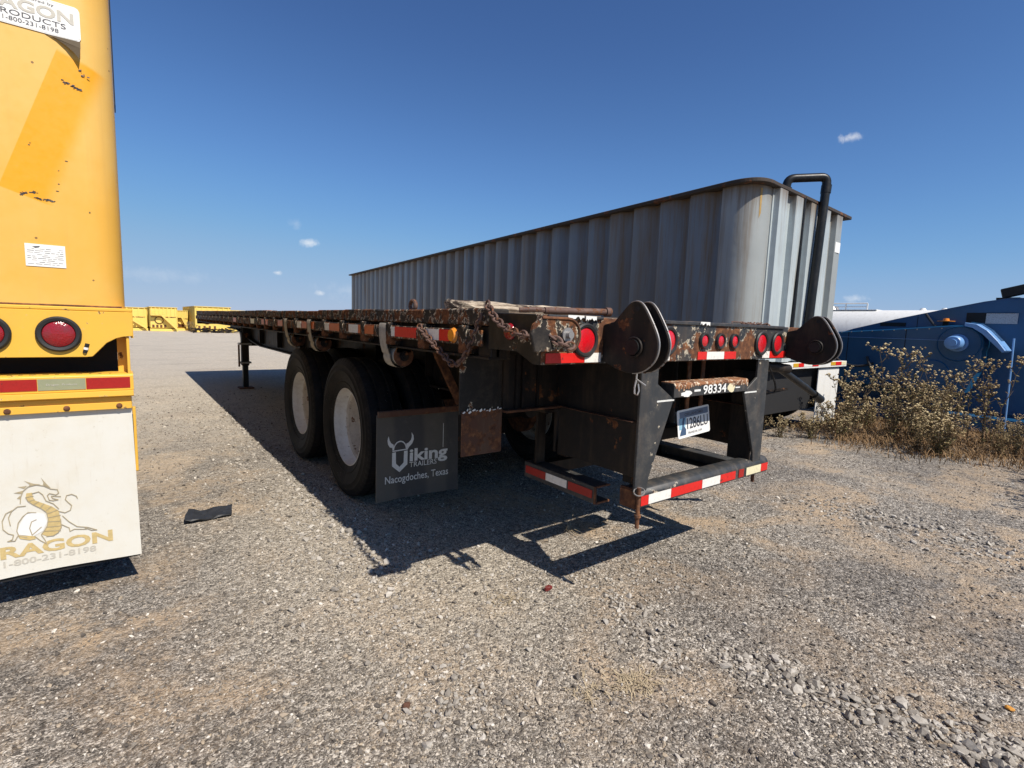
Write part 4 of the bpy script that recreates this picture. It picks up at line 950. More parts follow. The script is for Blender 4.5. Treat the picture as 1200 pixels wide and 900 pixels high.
# scuffed-off paint chips round the diagonal band
m = MB(); random.seed(21)
def chipset(x0, z0, x1, z1, n, s):
    for i in range(n):
        t = random.random(); cx_ = x0 + (x1 - x0) * t + random.gauss(0, s); cz_ = z0 + (z1 - z0) * t + random.gauss(0, s * 0.5)
        a = random.uniform(0, 3); k = random.uniform(0.0015, 0.006)
        m.prism([(cx_ + k * random.uniform(0.6, 1.6) * math.cos(a + q), cz_ + k * 0.6 * random.uniform(0.4, 1.2) * math.sin(a + q)) for q in (0, 1.2, 2.3, 3.6, 5.0)], 'y', SY - 0.0006, SY + 0.0008)
chipset(-0.345, 1.820, -0.285, 1.845, 24, 0.005); chipset(-0.285, 1.815, -0.225, 1.812, 26, 0.004); chipset(-0.170, 2.35, -0.110, 2.325, 26, 0.006); chipset(-0.10, 2.42, -0.08, 2.38, 8, 0.008)
chipset(-0.36, 2.18, -0.14, 1.7, 7, 0.05)
m.build('paint_chip', 'print_dark', K, kind='stuff')

# the trailer as a whole is a little smaller and stands nearer than first laid out
K.location = (-1.2 * 0.922, 6.0 * 0.922, 1.32 * (1 - 0.922)); K.scale = (0.922,) * 3
# ================================================================== grey corrugated tank on the right
F = thing('frac_tank', 'long grey corrugated steel tank with rounded corner behind the flatbed', 'tank', (7.0, 3.2, 0))
ZB, ZT = 0.62, 2.965
A = Vector((5.60, 3.44)); B = Vector((7.03, 19.5)); Cc = Vector((5.985, 3.05)); D = Vector((8.27, 3.17)); E_ = D + (B - A)
def rib_mesh(L, dep, name, mat='frac_grey', zb=ZB):
    # one corrugation along +x (length L), outward is -y
    q = L / 0.475
    prof = [(0, 0), (0.02 * q, -0.004), (0.032 * q, -dep * 0.95), (0.042 * q, -dep), (0.235 * q, -dep), (0.25 * q, -dep * 0.95), (0.335 * q, -0.006), (0.345 * q, 0), (L, 0)]
    m = MB(); vs = []; n = len(prof)
    for z in (zb, ZT):
        for a, b in prof: vs.append((a, b, z))
    m.add(vs, [(i, i + 1, n + i + 1, n + i) for i in range(n - 1)])
    return m.mesh(name, mat, smooth=True)
dLB = (B - A); nL = 34; pl = dLB.length / nL; dn = dLB.normalized()
ribL = rib_mesh(pl, 0.085, 'panel')
angL = math.atan2(-dn.y, -dn.x)
for i in range(nL):
    p = A + Vector((0.078, 0.0)) + dn * pl * (i + 1)          # panel runs from p back to the camera side; outward is -x
    o = link('panel', ribL, F, Vector((p.x, p.y, 0)) - F.location); o.rotation_euler = (0, 0, angL)
dr = (D - Cc); nR = 5; pr_ = dr.length / nR; dn2 = dr.normalized(); angR = math.atan2(dn2.y, dn2.x)
ribR = rib_mesh(pr_, 0.075, 'panel', 'frac_sunlit', 0.97)
for i in range(nR):
    p = Cc + dn2 * pr_ * i
    o = link('panel', ribR, F, Vector((p.x, p.y, 0)) - F.location); o.rotation_euler = (0, 0, angR)
MB().add([(A.x, A.y, ZB), (A.x + 0.08, A.y + 0.002, ZB), (A.x + 0.08, A.y + 0.002, ZT), (A.x, A.y, ZT)], [(0, 1, 2, 3)]).build('corner_return', 'frac_grey', F)
# rounded corner shell
cp = arc((A.x, A.y, 0), (A.x - 0.045, Cc.y - 0.06, 0), (Cc.x, Cc.y, 0), 14)
m = MB(); n = len(cp)
m.add([(p.x, p.y, ZB) for p in cp] + [(p.x, p.y, ZT) for p in cp], [(i, i + 1, n + i + 1, n + i) for i in range(n - 1)])
m.build('corner_shell', 'frac_sunlit', F, smooth=True)
m = MB(); rp = cp[9]; rq = cp[10]; nn_ = Vector((-(rq - rp).y, (rq - rp).x, 0)).normalized() * -0.004
if nn_.y > 0: nn_ = -nn_
a_ = rp.lerp(rq, 0.2) + nn_; b_ = rp.lerp(rq, 0.85) + nn_
m.add([(a_.x, a_.y, 2.93), (b_.x, b_.y, 2.93), (b_.x, b_.y, 2.66), (a_.x + 0.006, a_.y, 2.60)], [(0, 1, 2, 3)]).build('rust_run', 'rust_run', F)
m = MB().box(Cc.x - 0.01, Cc.x + 0.075, Cc.y - 0.012, Cc.y - 0.002, ZB, ZT); m.build('corner_strip', 'frac_sunlit', F)
m = MB(); m.add([(D.x, D.y, ZB), (E_.x, E_.y, ZB), (E_.x, E_.y, ZT), (D.x, D.y, ZT)], [(0, 1, 2, 3)]).add([(B.x, B.y, ZB), (E_.x, E_.y, ZB), (E_.x, E_.y, ZT), (B.x, B.y, ZT)], [(0, 1, 2, 3)])
m.build('far_wall', 'frac_grey', F)
foot = [(p.x, p.y) for p in cp] + [(D.x, D.y), (E_.x, E_.y), (B.x, B.y)]
def grow(pts, k):
    c = sum((Vector(p) for p in pts), Vector((0, 0))) / len(pts); out = []
    for p in pts:
        d = Vector(p); s = Vector((-1 if d.x < 6.4 + 0.09 * (d.y - 3) else 1, -1 if d.y < 8 else 1)); out.append((d.x + s.x * k * (1 if True else 0), d.y + s.y * k))
    return out
MB().prism(grow(foot, 0.085), 'z', ZT + 0.001, ZT + 0.045).build('top_rim', 'rim_dark', F, bevel=0.006)
MB().prism([(p[0], p[1]) for p in foot], 'z', ZB - 0.03, ZB - 0.001).build('tank_floor', 'black_frame', F)
pth = rounded_path([(6.78, 3.30, 3.0), (6.78, 3.28, 3.27), (7.16, 2.97, 3.30), (7.02, 2.97, 1.3)], 0.085)
MB().tube(pth, 0.052, 16).build('vent_pipe', 'dark_pipe', F, smooth=True)
for a_, b_ in (((7.16, 2.97, 3.20), (7.15, 2.97, 3.10)), ((6.78, 3.28, 3.16), (6.78, 3.29, 3.06))): MB().tube([a_, b_], 0.059, 16).build('pipe_coupling', 'dark_pipe', F, smooth=True)
MB().tube([(6.72, 3.02, 2.99), (6.62, 2.98, 1.2)], 0.02, 8).build('conduit', 'dark_pipe', F, smooth=True)
part('small_sign', 'decal_white', F, (7.86, 8.02, 3.070, 3.074, 2.46, 2.60))
part('rear_beam', 'black_frame', F, (6.1, 6.44, 2.985, 3.05, 0.86, 0.96), bevel=0.004)
part('rear_bumper', 'white_paint', F, (6.45, 8.45, 2.985, 3.05, 0.875, 0.955), bevel=0.004)
for x0, x1, mt in ((6.55, 6.75, 'tape_white'), (6.76, 6.90, 'tape_amber'), (6.91, 7.05, 'tape_red'), (7.06, 7.3, 'tape_white'), (7.31, 7.5, 'tape_red'), (7.9, 8.05, 'tape_amber'), (8.06, 8.25, 'tape_red'), (8.26, 8.42, 'tape_cream')):
    part('reflector_strip', mt, F, (x0, x1, 2.980, 2.984, 0.90, 0.95))
part('dark_under_sheet', 'near_black', F, (5.9, 8.3, 3.10, 3.16, 0.30, 0.968))  # added near-black sheet, stands in for the darkness under the tank
part('mud_flap', 'white_paint', F, (7.62, 8.30, 3.02, 3.03, 0.10, 0.858))
for x in (6.25, 6.58, 7.75, 8.08): wheel(F, x, 3.85, RIM_L if x < 7 else RIM_R)
MB().tube([(6.2, 3.85, 0.52), (8.1, 3.85, 0.52)], 0.06, 10).build('axle', 'black_frame', F)
for y in (5.0, 9.0, 13.0, 17.0):
    part('skid', 'black_frame', F, (5.95 + 0.089 * (y - 3), 8.1 + 0.089 * (y - 3), y - 0.15, y + 0.15, 0.0 if y > 6 else 0.35, 0.588))

# ================================================================== blue machine behind the weeds
U = thing('pump_unit', 'dark blue pump unit with sloping hood and round drive covers behind the weeds', 'machine', (11.0, 2.0, 0))
pr = [(4.9, 0.25), (4.9, 0.9), (4.2, 1.17), (3.81, 1.33), (3.49, 1.45), (2.9, 1.62), (2.26, 1.785), (1.85, 1.885), (1.61, 1.925), (1.42, 1.93), (1.1, 1.885), (0.7, 1.78), (0.2, 1.6), (0.2, 0.25)]
MB().prism(pr, 'x', 10.0, 12.2).build('hood', 'blue_paint', U, bevel=0.03, seg=2)
# drive case: long plate with a round near end, its curved top in the sun
cc = (1.975, 1.262); rc = 0.262
case = [(4.3, 0.55), (4.3, 1.32), (3.34, 1.405), (2.87, 1.445), (2.1, 1.522)]
for t in np.linspace(84, -20, 10): case.append((cc[0] + rc * math.cos(R(180 - t)) * -1 - 0.0 if False else cc[0] - rc * math.cos(R(t)) * 1.0 if t < 84 else cc[0], cc[1] + rc * math.sin(R(t)) ))
case += [(1.72, 0.95), (1.85, 0.55)]
MB().prism(case, 'x', 9.60, 9.995).build('drive_case', 'blue_paint', U, bevel=0.012)
lidp = [(1.93, 1.565), (1.80, 1.545), (1.68, 1.46), (1.56, 1.32), (1.47, 1.19), (1.50, 1.16), (1.60, 1.27), (1.73, 1.41), (1.84, 1.49), (1.93, 1.515)]
lid = MB().prism(lidp, 'x', 9.50, 9.92).build('case_cover', 'sunlit_blue', U, bevel=0.006)
for k in range(2):
    MB().tube([(9.70 + 0.1 * k, 1.90, 1.572), (9.70 + 0.1 * k, 1.79, 1.55), (9.70 + 0.1 * k, 1.67, 1.462), (9.70 + 0.1 * k, 1.55, 1.32)], 0.006, 5).build('cover_seam', 'blue_paint', lid)
MB().lathe([(0.001, -0.30), (0.05, -0.30), (0.052, -0.27), (0.085, -0.27), (0.098, -0.255), (0.104, -0.04), (0.125, -0.03), (0.125, 0.0)], (9.60, 2.0, 1.272), 'x', 32).build('shaft_cover', 'sunlit_blue', U, smooth=True)
bc = MB()
for k in range(16):
    t = 2 * math.pi * k / 16; bc.disc((9.599, 1.985 + 0.225 * math.cos(t), 1.262 + 0.225 * math.sin(t)), 0.010, 'x', -0.008, 6)
bc.build('cover_bolt', 'blue_paint', U, kind='stuff')
MB().lathe([(0.001, -0.02), (0.20, -0.02), (0.215, 0.0)], (9.60, 2.25, 0.80), 'x', 32).build('round_cover', 'blue_paint', U, smooth=True)
MB().lathe([(0.24, -0.005), (0.25, -0.012), (0.255, 0.0)], (9.60, 1.985, 1.262), 'x', 40).build('cover_ring', 'blue_paint', U, smooth=True)
part('vent_slot', 'near_black', U, (9.992, 9.9985, 1.50, 2.02, 1.575, 1.72))
part('vent_mesh', 'mesh_metal', U, (9.980, 9.990, 1.465, 1.80, 1.565, 1.712))
part('vent_slot', 'near_black', U, (9.992, 9.9985, 2.75, 3.1, 1.50, 1.56))
MB().lathe([(0.001, 0.05), (0.035, 0.045), (0.045, 0.01), (0.11, 0.008), (0.11, 0)], (9.85, 2.22, 1.585), 'z', 16).build('beacon_lamp', 'lens_amber', U, smooth=True)
part('beacon_post', 'near_black', U, (9.82, 9.88, 2.19, 2.25, 1.50, 1.584))
arm = MB().beam((10.3, 1.72, 2.005), (10.3, 0.4, 2.36), 0.10, 0.14).build('exhaust_arm', 'dark_pipe', U, bevel=0.012)
part('arm_foot', 'dark_pipe', U, (10.15, 10.45, 1.5, 1.75, 1.915, 1.945))
MB().tube([(9.55, 1.375, 0.10), (9.62, 1.42, 1.36)], 0.011, 8).build('hose_post', 'sunlit_blue', U, smooth=True)
# seams, bolts, hoses and handles on the unit
parts('panel_seam', 'near_black', U, (9.9965, 9.9992, 3.35, 3.358, 0.5, 1.46), (9.9965, 9.9992, 2.60, 2.608, 1.48, 1.66), (9.5965, 9.5992, 2.62, 2.630, 0.56, 1.45), (9.5965, 9.5992, 3.40, 3.410, 0.56, 1.39))
bl_ = MB()
for k_ in range(14):
    t_ = k_ / 13; bl_.disc((9.599, 2.2 + 1.9 * t_, 1.475 - 0.14 * t_), 0.009, 'x', -0.008, 6).disc((9.599, 2.2 + 1.9 * t_, 0.62), 0.009, 'x', -0.008, 6)
bl_.build('case_bolt', 'steel', U, kind='stuff')
for k_, (a_, b_, c_) in enumerate((((9.58, 3.1, 1.0), (9.40, 2.9, 0.5), (9.58, 2.5, 0.62)), ((9.58, 3.7, 1.15), (9.42, 3.4, 0.7), (9.58, 3.0, 0.9)), ((9.97, 2.5, 1.70), (9.80, 2.35, 1.52), (9.72, 2.30, 1.50)))):
    MB().tube(arc(a_, b_, c_, 12), 0.018, 8).build('hydraulic_hose', 'hose_rubber', U, smooth=True)
MB().tube(rounded_path([(9.995, 3.05, 1.30), (9.90, 3.05, 1.30), (9.90, 2.75, 1.38), (9.995, 2.75, 1.38)], 0.03), 0.010, 8).build('grab_handle', 'sunlit_blue', U, smooth=True)
part('case_rim', 'sunlit_blue', U, (9.585, 9.599, 2.10, 4.28, 1.30, 1.306))
part('skid_base', 'blue_paint', U, (9.7, 12.1, 0.2, 4.9, 0.0, 0.249), bevel=0.02)
# sunlit blue cabinet beyond the tank
Q = thing('control_cabinet', 'small sunlit blue control cabinet between the grey tank and the blue hood', 'cabinet', (10.7, 4.0, 0))
part('cabinet_body', 'sunlit_blue', Q, (10.28, 11.12, 3.9, 4.5, 0.45, 1.235), bevel=0.03)
parts('cabinet_slot', 'near_black', Q, (10.78, 10.82, 3.894, 3.899, 0.99, 1.09), (10.86, 10.90, 3.894, 3.899, 0.99, 1.09), (10.94, 10.98, 3.894, 3.899, 0.99, 1.09))
MB().tube(arc((10.35, 4.0, 1.23), (10.5, 4.0, 1.42), (10.75, 4.0, 1.235), 10), 0.022, 8).build('cabinet_hose', 'hose_rubber', Q, smooth=True)
MB().tube(arc((10.8, 3.95, 1.23), (10.9, 3.95, 1.36), (11.0, 3.95, 1.235), 10), 0.018, 8).build('cabinet_hose', 'hose_rubber', Q, smooth=True)
parts('cabinet_feet', 'near_black', Q, (10.35, 10.45, 3.95, 4.4, 0.0, 0.449), (10.95, 11.05, 3.95, 4.4, 0.0, 0.449))
# white road tanker far right
H = thing('tanker_trailer', 'long white tanker trailer seen over the blue machine', 'trailer', (18.8, 6.0, 0))
MB().lathe([(0.001, -4.0), (0.5, -3.97), (0.72, -3.85), (0.80, -3.6), (0.80, 5.6), (0.70, 5.85), (0.001, 5.95)], (18.8, 6.0, 1.345), 'y', 40).build('tank_shell', 'white_paint', H, smooth=True)
rl = MB()
for y in (6.2, 6.8, 7.4, 8.0):
    rl.tube([(18.7, y, 2.12), (18.7, y, 2.36)], 0.02, 6)
rl.tube([(18.7, 6.2, 2.36), (18.7, 8.0, 2.36)], 0.02, 6).tube([(18.7, 6.2, 2.25), (18.7, 8.0, 2.25)], 0.014, 6)
rl.build('top_railing', 'white_paint', H)
part('walkway', 'white_paint', H, (18.55, 19.05, 5.9, 8.3, 2.135, 2.16))
MB().disc((18.8, 7.3, 2.16), 0.28, 'z', 0.12, 20, 0.2).build('hatch', 'steel', H, smooth=True)
for y in (4.3, 4.8): MB().disc((18.8, y, 2.135), 0.10, 'z', 0.07, 12, 0.05).build('hatch', 'white_paint', H, smooth=True)
MB().disc((18.8, 3.35, 2.13), 0.25, 'z', 0.12, 16, 0.16).build('hatch', 'steel', H, smooth=True)
part('chassis', 'near_black', H, (18.35, 19.25, 2.2, 11.8, 0.55, 0.70))
for y in (3.4, 4.6):
    for x in (17.9, 19.6): wheel(H, x, y)

# ================================================================== far yellow tanks across the yard
def far_tank(x0, x1, y, h, label, stair=True, deep=9.0):
    t = thing('frac_tank', label, 'tank', ((x0 + x1) / 2, y, 0), group='yellow tanks across the yard')
    w = x1 - x0
    part('tank_body', 'far_yellow', t, (x0 + 0.02, x1 - 0.02, y, y + deep, 0.22, h), bevel=0.03)
    rb = MB(); n = 7
    for k in range(n):
        xx = x0 + w * (k + 0.5) / n; rb.box(xx - 0.035, xx + 0.035, y - 0.06, y - 0.001, h * 0.62, h - 0.02)
    rb.build('front_ribs', 'far_yellow', t, kind='stuff')
    rs = MB()
    for k in range(12):
        yy = y + 0.4 + k * 0.72; rs.box(x1 - 0.019, x1 + 0.03, yy, yy + 0.28, 0.3, h - 0.02).box(x0 - 0.03, x0 + 0.019, yy, yy + 0.28, 0.3, h - 0.02)
    rs.build('side_ribs', 'far_yellow', t, kind='stuff')
    part('top_rim', 'far_yellow', t, (x0 - 0.02, x1 + 0.02, y - 0.07, y + deep, h + 0.001, h + 0.04))
    part('skid_base', 'far_yellow', t, (x0, x1, y - 0.15, y + deep, 0.0, 0.18))
    if stair:
        st = MB().beam((x0 + w * 0.42, y - 0.35, h * 0.68), (x1 - 0.08, y - 0.35, 0.18), 0.05, 0.11).beam((x0 + w * 0.42, y - 0.12, h * 0.68), (x1 - 0.08, y - 0.12, 0.18), 0.05, 0.11)
        st.beam((x0 + w * 0.42, y - 0.35, h * 0.90), (x1 - 0.08, y - 0.35, 0.45), 0.04, 0.04)
        for k in range(7):
            q = (k + 0.5) / 7; px = x0 + w * 0.42 + (w * 0.58 - 0.08) * q; pz = h * 0.68 + (0.18 - h * 0.68) * q
            st.box(px - 0.07, px + 0.07, y - 0.33, y - 0.13, pz - 0.015, pz + 0.015)
        st.build('stair', 'far_yellow', t)
        part('landing', 'far_yellow', t, (x0 + w * 0.04, x0 + w * 0.42, y - 0.36, y - 0.1, h * 0.66, h * 0.70), (x0 + w * 0.04, x0 + w * 0.40, y - 0.36, y - 0.33, h * 0.87, h * 0.90), (x0 + w * 0.05, x0 + w * 0.08, y - 0.36, y - 0.33, h * 0.70, h * 0.87))
    MB().disc((x0 + w * 0.33, y - 0.003, h * 0.46), 0.23, 'y', -0.07, 24, 0.2).build('manway', 'far_yellow', t, smooth=True)
    MB().lathe([(0.23, -0.02), (0.27, -0.03), (0.27, -0.001)], (x0 + w * 0.33, y - 0.001, h * 0.46), 'y', 24).build('manway_ring', 'rust_metal', t)
    dk = MB()
    for k in range(4):
        xx = x0 + w * (0.12 + 0.14 * k); dk.box(xx - 0.07, xx + 0.07, y - 0.012, y - 0.002, 0.26, 0.46)
    dk.box(x0 + w * 0.05, x0 + w * 0.9, y - 0.012, y - 0.003, h * 0.58, h * 0.61)
    dk.build('valve_port', 'rust_metal', t, kind='stuff')
    return t
far_tank(-0.9, 1.45, 45.6, 1.62, 'yellow far tank partly hidden by the near yellow trailer')
far_tank(1.55, 3.22, 44.9, 1.70, 'yellow far tank with a full stair, second from the near yellow trailer')
far_tank(3.36, 4.10, 47.5, 1.52, 'narrow yellow far tank set back, half hidden by a dry bush')
far_tank(4.22, 6.6, 44.2, 1.86, 'tallest yellow far tank, just left of the flatbed front end', stair=False)
far_tank(6.9, 9.2, 49.0, 1.70, 'yellow far tank hidden behind the front of the flatbed', stair=False)
far_tank(9.6, 11.9, 49.5, 1.66, 'yellow far tank with stair low behind the flatbed landing leg')
# loose yellow stair pieces lying in front of the far tanks
for i, (x, y, a) in enumerate(((7.1, 43.2, 0.5), (8.3, 43.0, -0.4), (9.4, 42.8, 0.25))):
    t = MB().beam((x - 0.6, y, 0.05), (x + 0.6, y, 0.05 + 1.1 * abs(a) + 0.15), 0.1, 0.16).beam((x - 0.6, y + 0.5, 0.05), (x + 0.6, y + 0.5, 0.05 + 1.1 * abs(a) + 0.15), 0.1, 0.16)
    for k in range(5): t.beam((x - 0.45 + 0.22 * k, y, 0.12 + 0.25 * (abs(a) + 0.14) * (k + 0.5)), (x - 0.45 + 0.22 * k, y + 0.5, 0.12 + 0.25 * (abs(a) + 0.14) * (k + 0.5)), 0.2, 0.03)
    tag(t.build('steel_stair', 'far_yellow'), ('yellow stair section dumped under the flatbed front, leftmost of three', 'yellow stair section dumped under the flatbed front, middle of three', 'yellow stair section dumped nearest the flatbed landing leg')[i], 'stair', 'dumped yellow stair sections')
random.seed(31)
m = MB()
for i in range(46):
    x = random.uniform(4.0, 8.2); y = random.uniform(42.4, 43.6); a = random.uniform(0, 3.14); L = random.uniform(0.2, 0.9)
    z = random.uniform(0.03, 0.35)
    m.beam((x - L * math.cos(a) / 2, y - L * math.sin(a) / 2, random.uniform(0.03, z + 0.03)), (x + L * math.cos(a) / 2, y + L * math.sin(a) / 2, z), 0.09, 0.08)
tag(m.build('scrap_pile', 'black_frame'), 'low heap of dark scrap steel at the foot of the far yellow tanks', 'scrap', kind='stuff')

# ================================================================== litter on the ground
m = MB(); nx = 6; vs = []; L = [(0.235, 3.735), (0.455, 3.81), (0.52, 3.62), (0.315, 3.545)]
m = MB(); vs = []
rnd = random.Random(2)
nx, ny = 7, 4
def lift(u, v): return 0.006 + 0.022 * max(0, 0.25 - u) * 4 + 0.012 * math.sin(u * 6 + v) ** 2 + 0.008 * v
for sd in (0.0, 0.009):
    for j in range(ny + 1):
        for i in range(nx + 1):
            u, v = i / nx, j / ny
            vs.append((0.255 + 0.26 * u + 0.03 * v + 0.006 * rnd.uniform(-1, 1), 3.66 + 0.02 * u + 0.165 * v + 0.006 * rnd.uniform(-1, 1), lift(u, v) + sd))
n_ = (nx + 1) * (ny + 1)
fs = [(j * (nx + 1) + i, j * (nx + 1) + i + 1, (j + 1) * (nx + 1) + i + 1, (j + 1) * (nx + 1) + i) for j in range(ny) for i in range(nx)]
bord = [j * (nx + 1) for j in range(ny + 1)]
fs2 = [tuple(q + n_ for q in f) for f in fs]
rim_i = [i for i in range(nx + 1)] + [(j + 1) * (nx + 1) - 1 for j in range(1, ny + 1)] + [ny * (nx + 1) + i for i in range(nx - 1, -1, -1)] + [j * (nx + 1) for j in range(ny - 1, 0, -1)]
fs3 = [(a, b, b + n_, a + n_) for a, b in zip(rim_i, rim_i[1:] + rim_i[:1])]
tag(m.add(vs, [f[::-1] for f in fs] + fs2 + fs3).build('rubber_scrap', 'shred_rubber'), 'torn flat strip of black rubber lying on the gravel', 'rubber')
def chunk(name, mat, c, s, label, cat, seed):
    rnd = random.Random(seed); bm = bmesh.new(); bmesh.ops.create_icosphere(bm, subdivisions=2, radius=1.0)
    for v in bm.verts: v.co = Vector((v.co.x * s[0], v.co.y * s[1], v.co.z * s[2])) * rnd.uniform(0.78, 1.15) + Vector(c)
    me = bpy.data.meshes.new(name); bm.to_mesh(me); bm.free(); me.materials.append(MATS[mat])
    return tag(link(name, me), label, cat)
chunk('red_chunk', 'red_plastic', (1.643, 1.798, 0.012), (0.026, 0.013, 0.014), 'small dark red broken lens piece on the gravel behind the trailer', 'fragment', 1)
chunk('orange_chip', 'orange_plastic', (2.488, 0.238, 0.006), (0.012, 0.016, 0.007), 'tiny orange chip on the gravel at the lower right', 'fragment', 2)
chunk('brown_stone', 'rust_plate', (0.72, 1.48, 0.007), (0.014, 0.012, 0.011), 'small reddish brown stone in the near gravel', 'stone', 3)

# ================================================================== loose gravel (numpy, joined)
def gravel(name, mat, pos, size, seed):
    rg_ = np.random.default_rng(seed)
    bm = bmesh.new(); bmesh.ops.create_icosphere(bm, subdivisions=1, radius=1.0)
    bv = np.array([v.co[:] for v in bm.verts]); bf = np.array([[v.index for v in f.verts] for f in bm.faces]); bm.free()
    N, V = len(pos), len(bv)
    jit = rg_.uniform(0.55, 1.3, (N, V, 1)); sc = np.stack([rg_.uniform(0.8, 1.35, N), rg_.uniform(0.6, 1.0, N), rg_.uniform(0.38, 0.75, N)], 1)
    a = rg_.uniform(0, 2 * np.pi, N); ca, sa = np.cos(a), np.sin(a)
    v = bv[None] * jit * (sc * size[:, None])[:, None, :]
    tilt = rg_.uniform(-0.5, 0.5, N); v[..., 2] += v[..., 0] * np.tan(tilt)[:, None] * 0.6
    x = v[..., 0] * ca[:, None] - v[..., 1] * sa[:, None]; y = v[..., 0] * sa[:, None] + v[..., 1] * ca[:, None]
    for _k in range(4):                       # broken flat faces, as on crushed stone
        pn_ = rg_.normal(0, 1, (N, 3)); pn_ /= np.linalg.norm(pn_, axis=1)[:, None]
        dd = (v * pn_[:, None, :]).sum(-1); lim = (size * rg_.uniform(0.28, 0.55, N))[:, None]
        v = v - np.maximum(dd - lim, 0)[..., None] * pn_[:, None, :]
    x = v[..., 0] * ca[:, None] - v[..., 1] * sa[:, None]; y = v[..., 0] * sa[:, None] + v[..., 1] * ca[:, None]
    z = v[..., 2] + (size * sc[:, 2] * 0.45)[:, None]
    vv = np.stack([x + pos[:, 0:1], y + pos[:, 1:2], z], -1).reshape(-1, 3)
    ff = (bf[None] + (np.arange(N) * V)[:, None, None]).reshape(-1, 3)
    me = bpy.data.meshes.new(name); me.vertices.add(len(vv)); me.vertices.foreach_set('co', vv.astype(np.float32).ravel())
    me.loops.add(ff.size); me.loops.foreach_set('vertex_index', ff.astype(np.int32).ravel())
    me.polygons.add(len(ff)); me.polygons.foreach_set('loop_start', np.arange(0, ff.size, 3, dtype=np.int32)); me.polygons.foreach_set('loop_total', np.full(len(ff), 3, np.int32))
    me.update(calc_edges=True); me.shade_flat(); me.materials.append(MATS[mat])
    return link(name, me)
N = 78000
r = np.exp(RNG.uniform(np.log(1.0), np.log(10.5), N)); az = np.radians(RNG.uniform(-25, 105, N))
pos = np.stack([r * np.sin(az), r * np.cos(az)], 1)
size = np.exp(RNG.normal(np.log(0.0046), 0.40, N)) * (1 + 0.06 * r)
keep = size < 0.02
gv = gravel('gravel', 'gravel_stone', pos[keep], size[keep], 5)
tag(gv, 'loose grey gravel scattered over the yard', 'gravel', kind='stuff')
def along(pts, n, w, s0, seed):
    rg_ = np.random.default_rng(seed); P = np.array(pts); seg = rg_.integers(0, len(P) - 1, n); t = rg_.uniform(0, 1, n)[:, None]
    p = P[seg] * (1 - t) + P[seg + 1] * t + rg_.normal(0, w, (n, 2)); return p, np.exp(rg_.normal(np.log(s0), 0.4, n)).clip(0.003, 0.03)
pp = []; ss = []
for args in (([(1.96, 1.13), (1.93, 0.98), (1.89, 0.88)], 90, 0.03, 0.010, 1), ([(1.93, 0.95), (2.0, 0.75), (2.03, 0.6), (2.13, 0.36), (2.2, 0.18)], 420, 0.05, 0.0125, 2),
             ([(2.13, 0.36), (2.3, 0.0)], 260, 0.07, 0.015, 7), ([(4.2, 1.7), (4.4, 1.2), (4.36, 0.66), (4.3, 0.2)], 520, 0.16, 0.013, 3), ([(0.88, 1.27), (0.78, 1.58), (1.0, 1.3)], 170, 0.12, 0.010, 4),
             ([(1.88, 1.57), (1.78, 1.29), (1.7, 1.15)], 220, 0.06, 0.010, 6), ([(1.0, 2.3), (0.85, 3.6), (0.8, 6.0), (0.85, 9.0)], 1500, 0.2, 0.010, 8), ([(1.4, 2.1), (1.9, 1.7), (2.5, 1.6)], 900, 0.22, 0.007, 9),
             ([(1.03, 2.4), (1.06, 4.5), (1.08, 8.0)], 500, 0.04, 0.013, 10), ([(0.7, 2.4), (1.0, 1.6)], 500, 0.3, 0.008, 12)):
    p, s_ = along(*args); pp.append(p); ss.append(s_)
gp = gravel('gravel', 'pale_stone', np.concatenate(pp), np.concatenate(ss), 6)
tag(gp, 'paler crushed stone in streaks along old wheel tracks', 'gravel', kind='stuff')

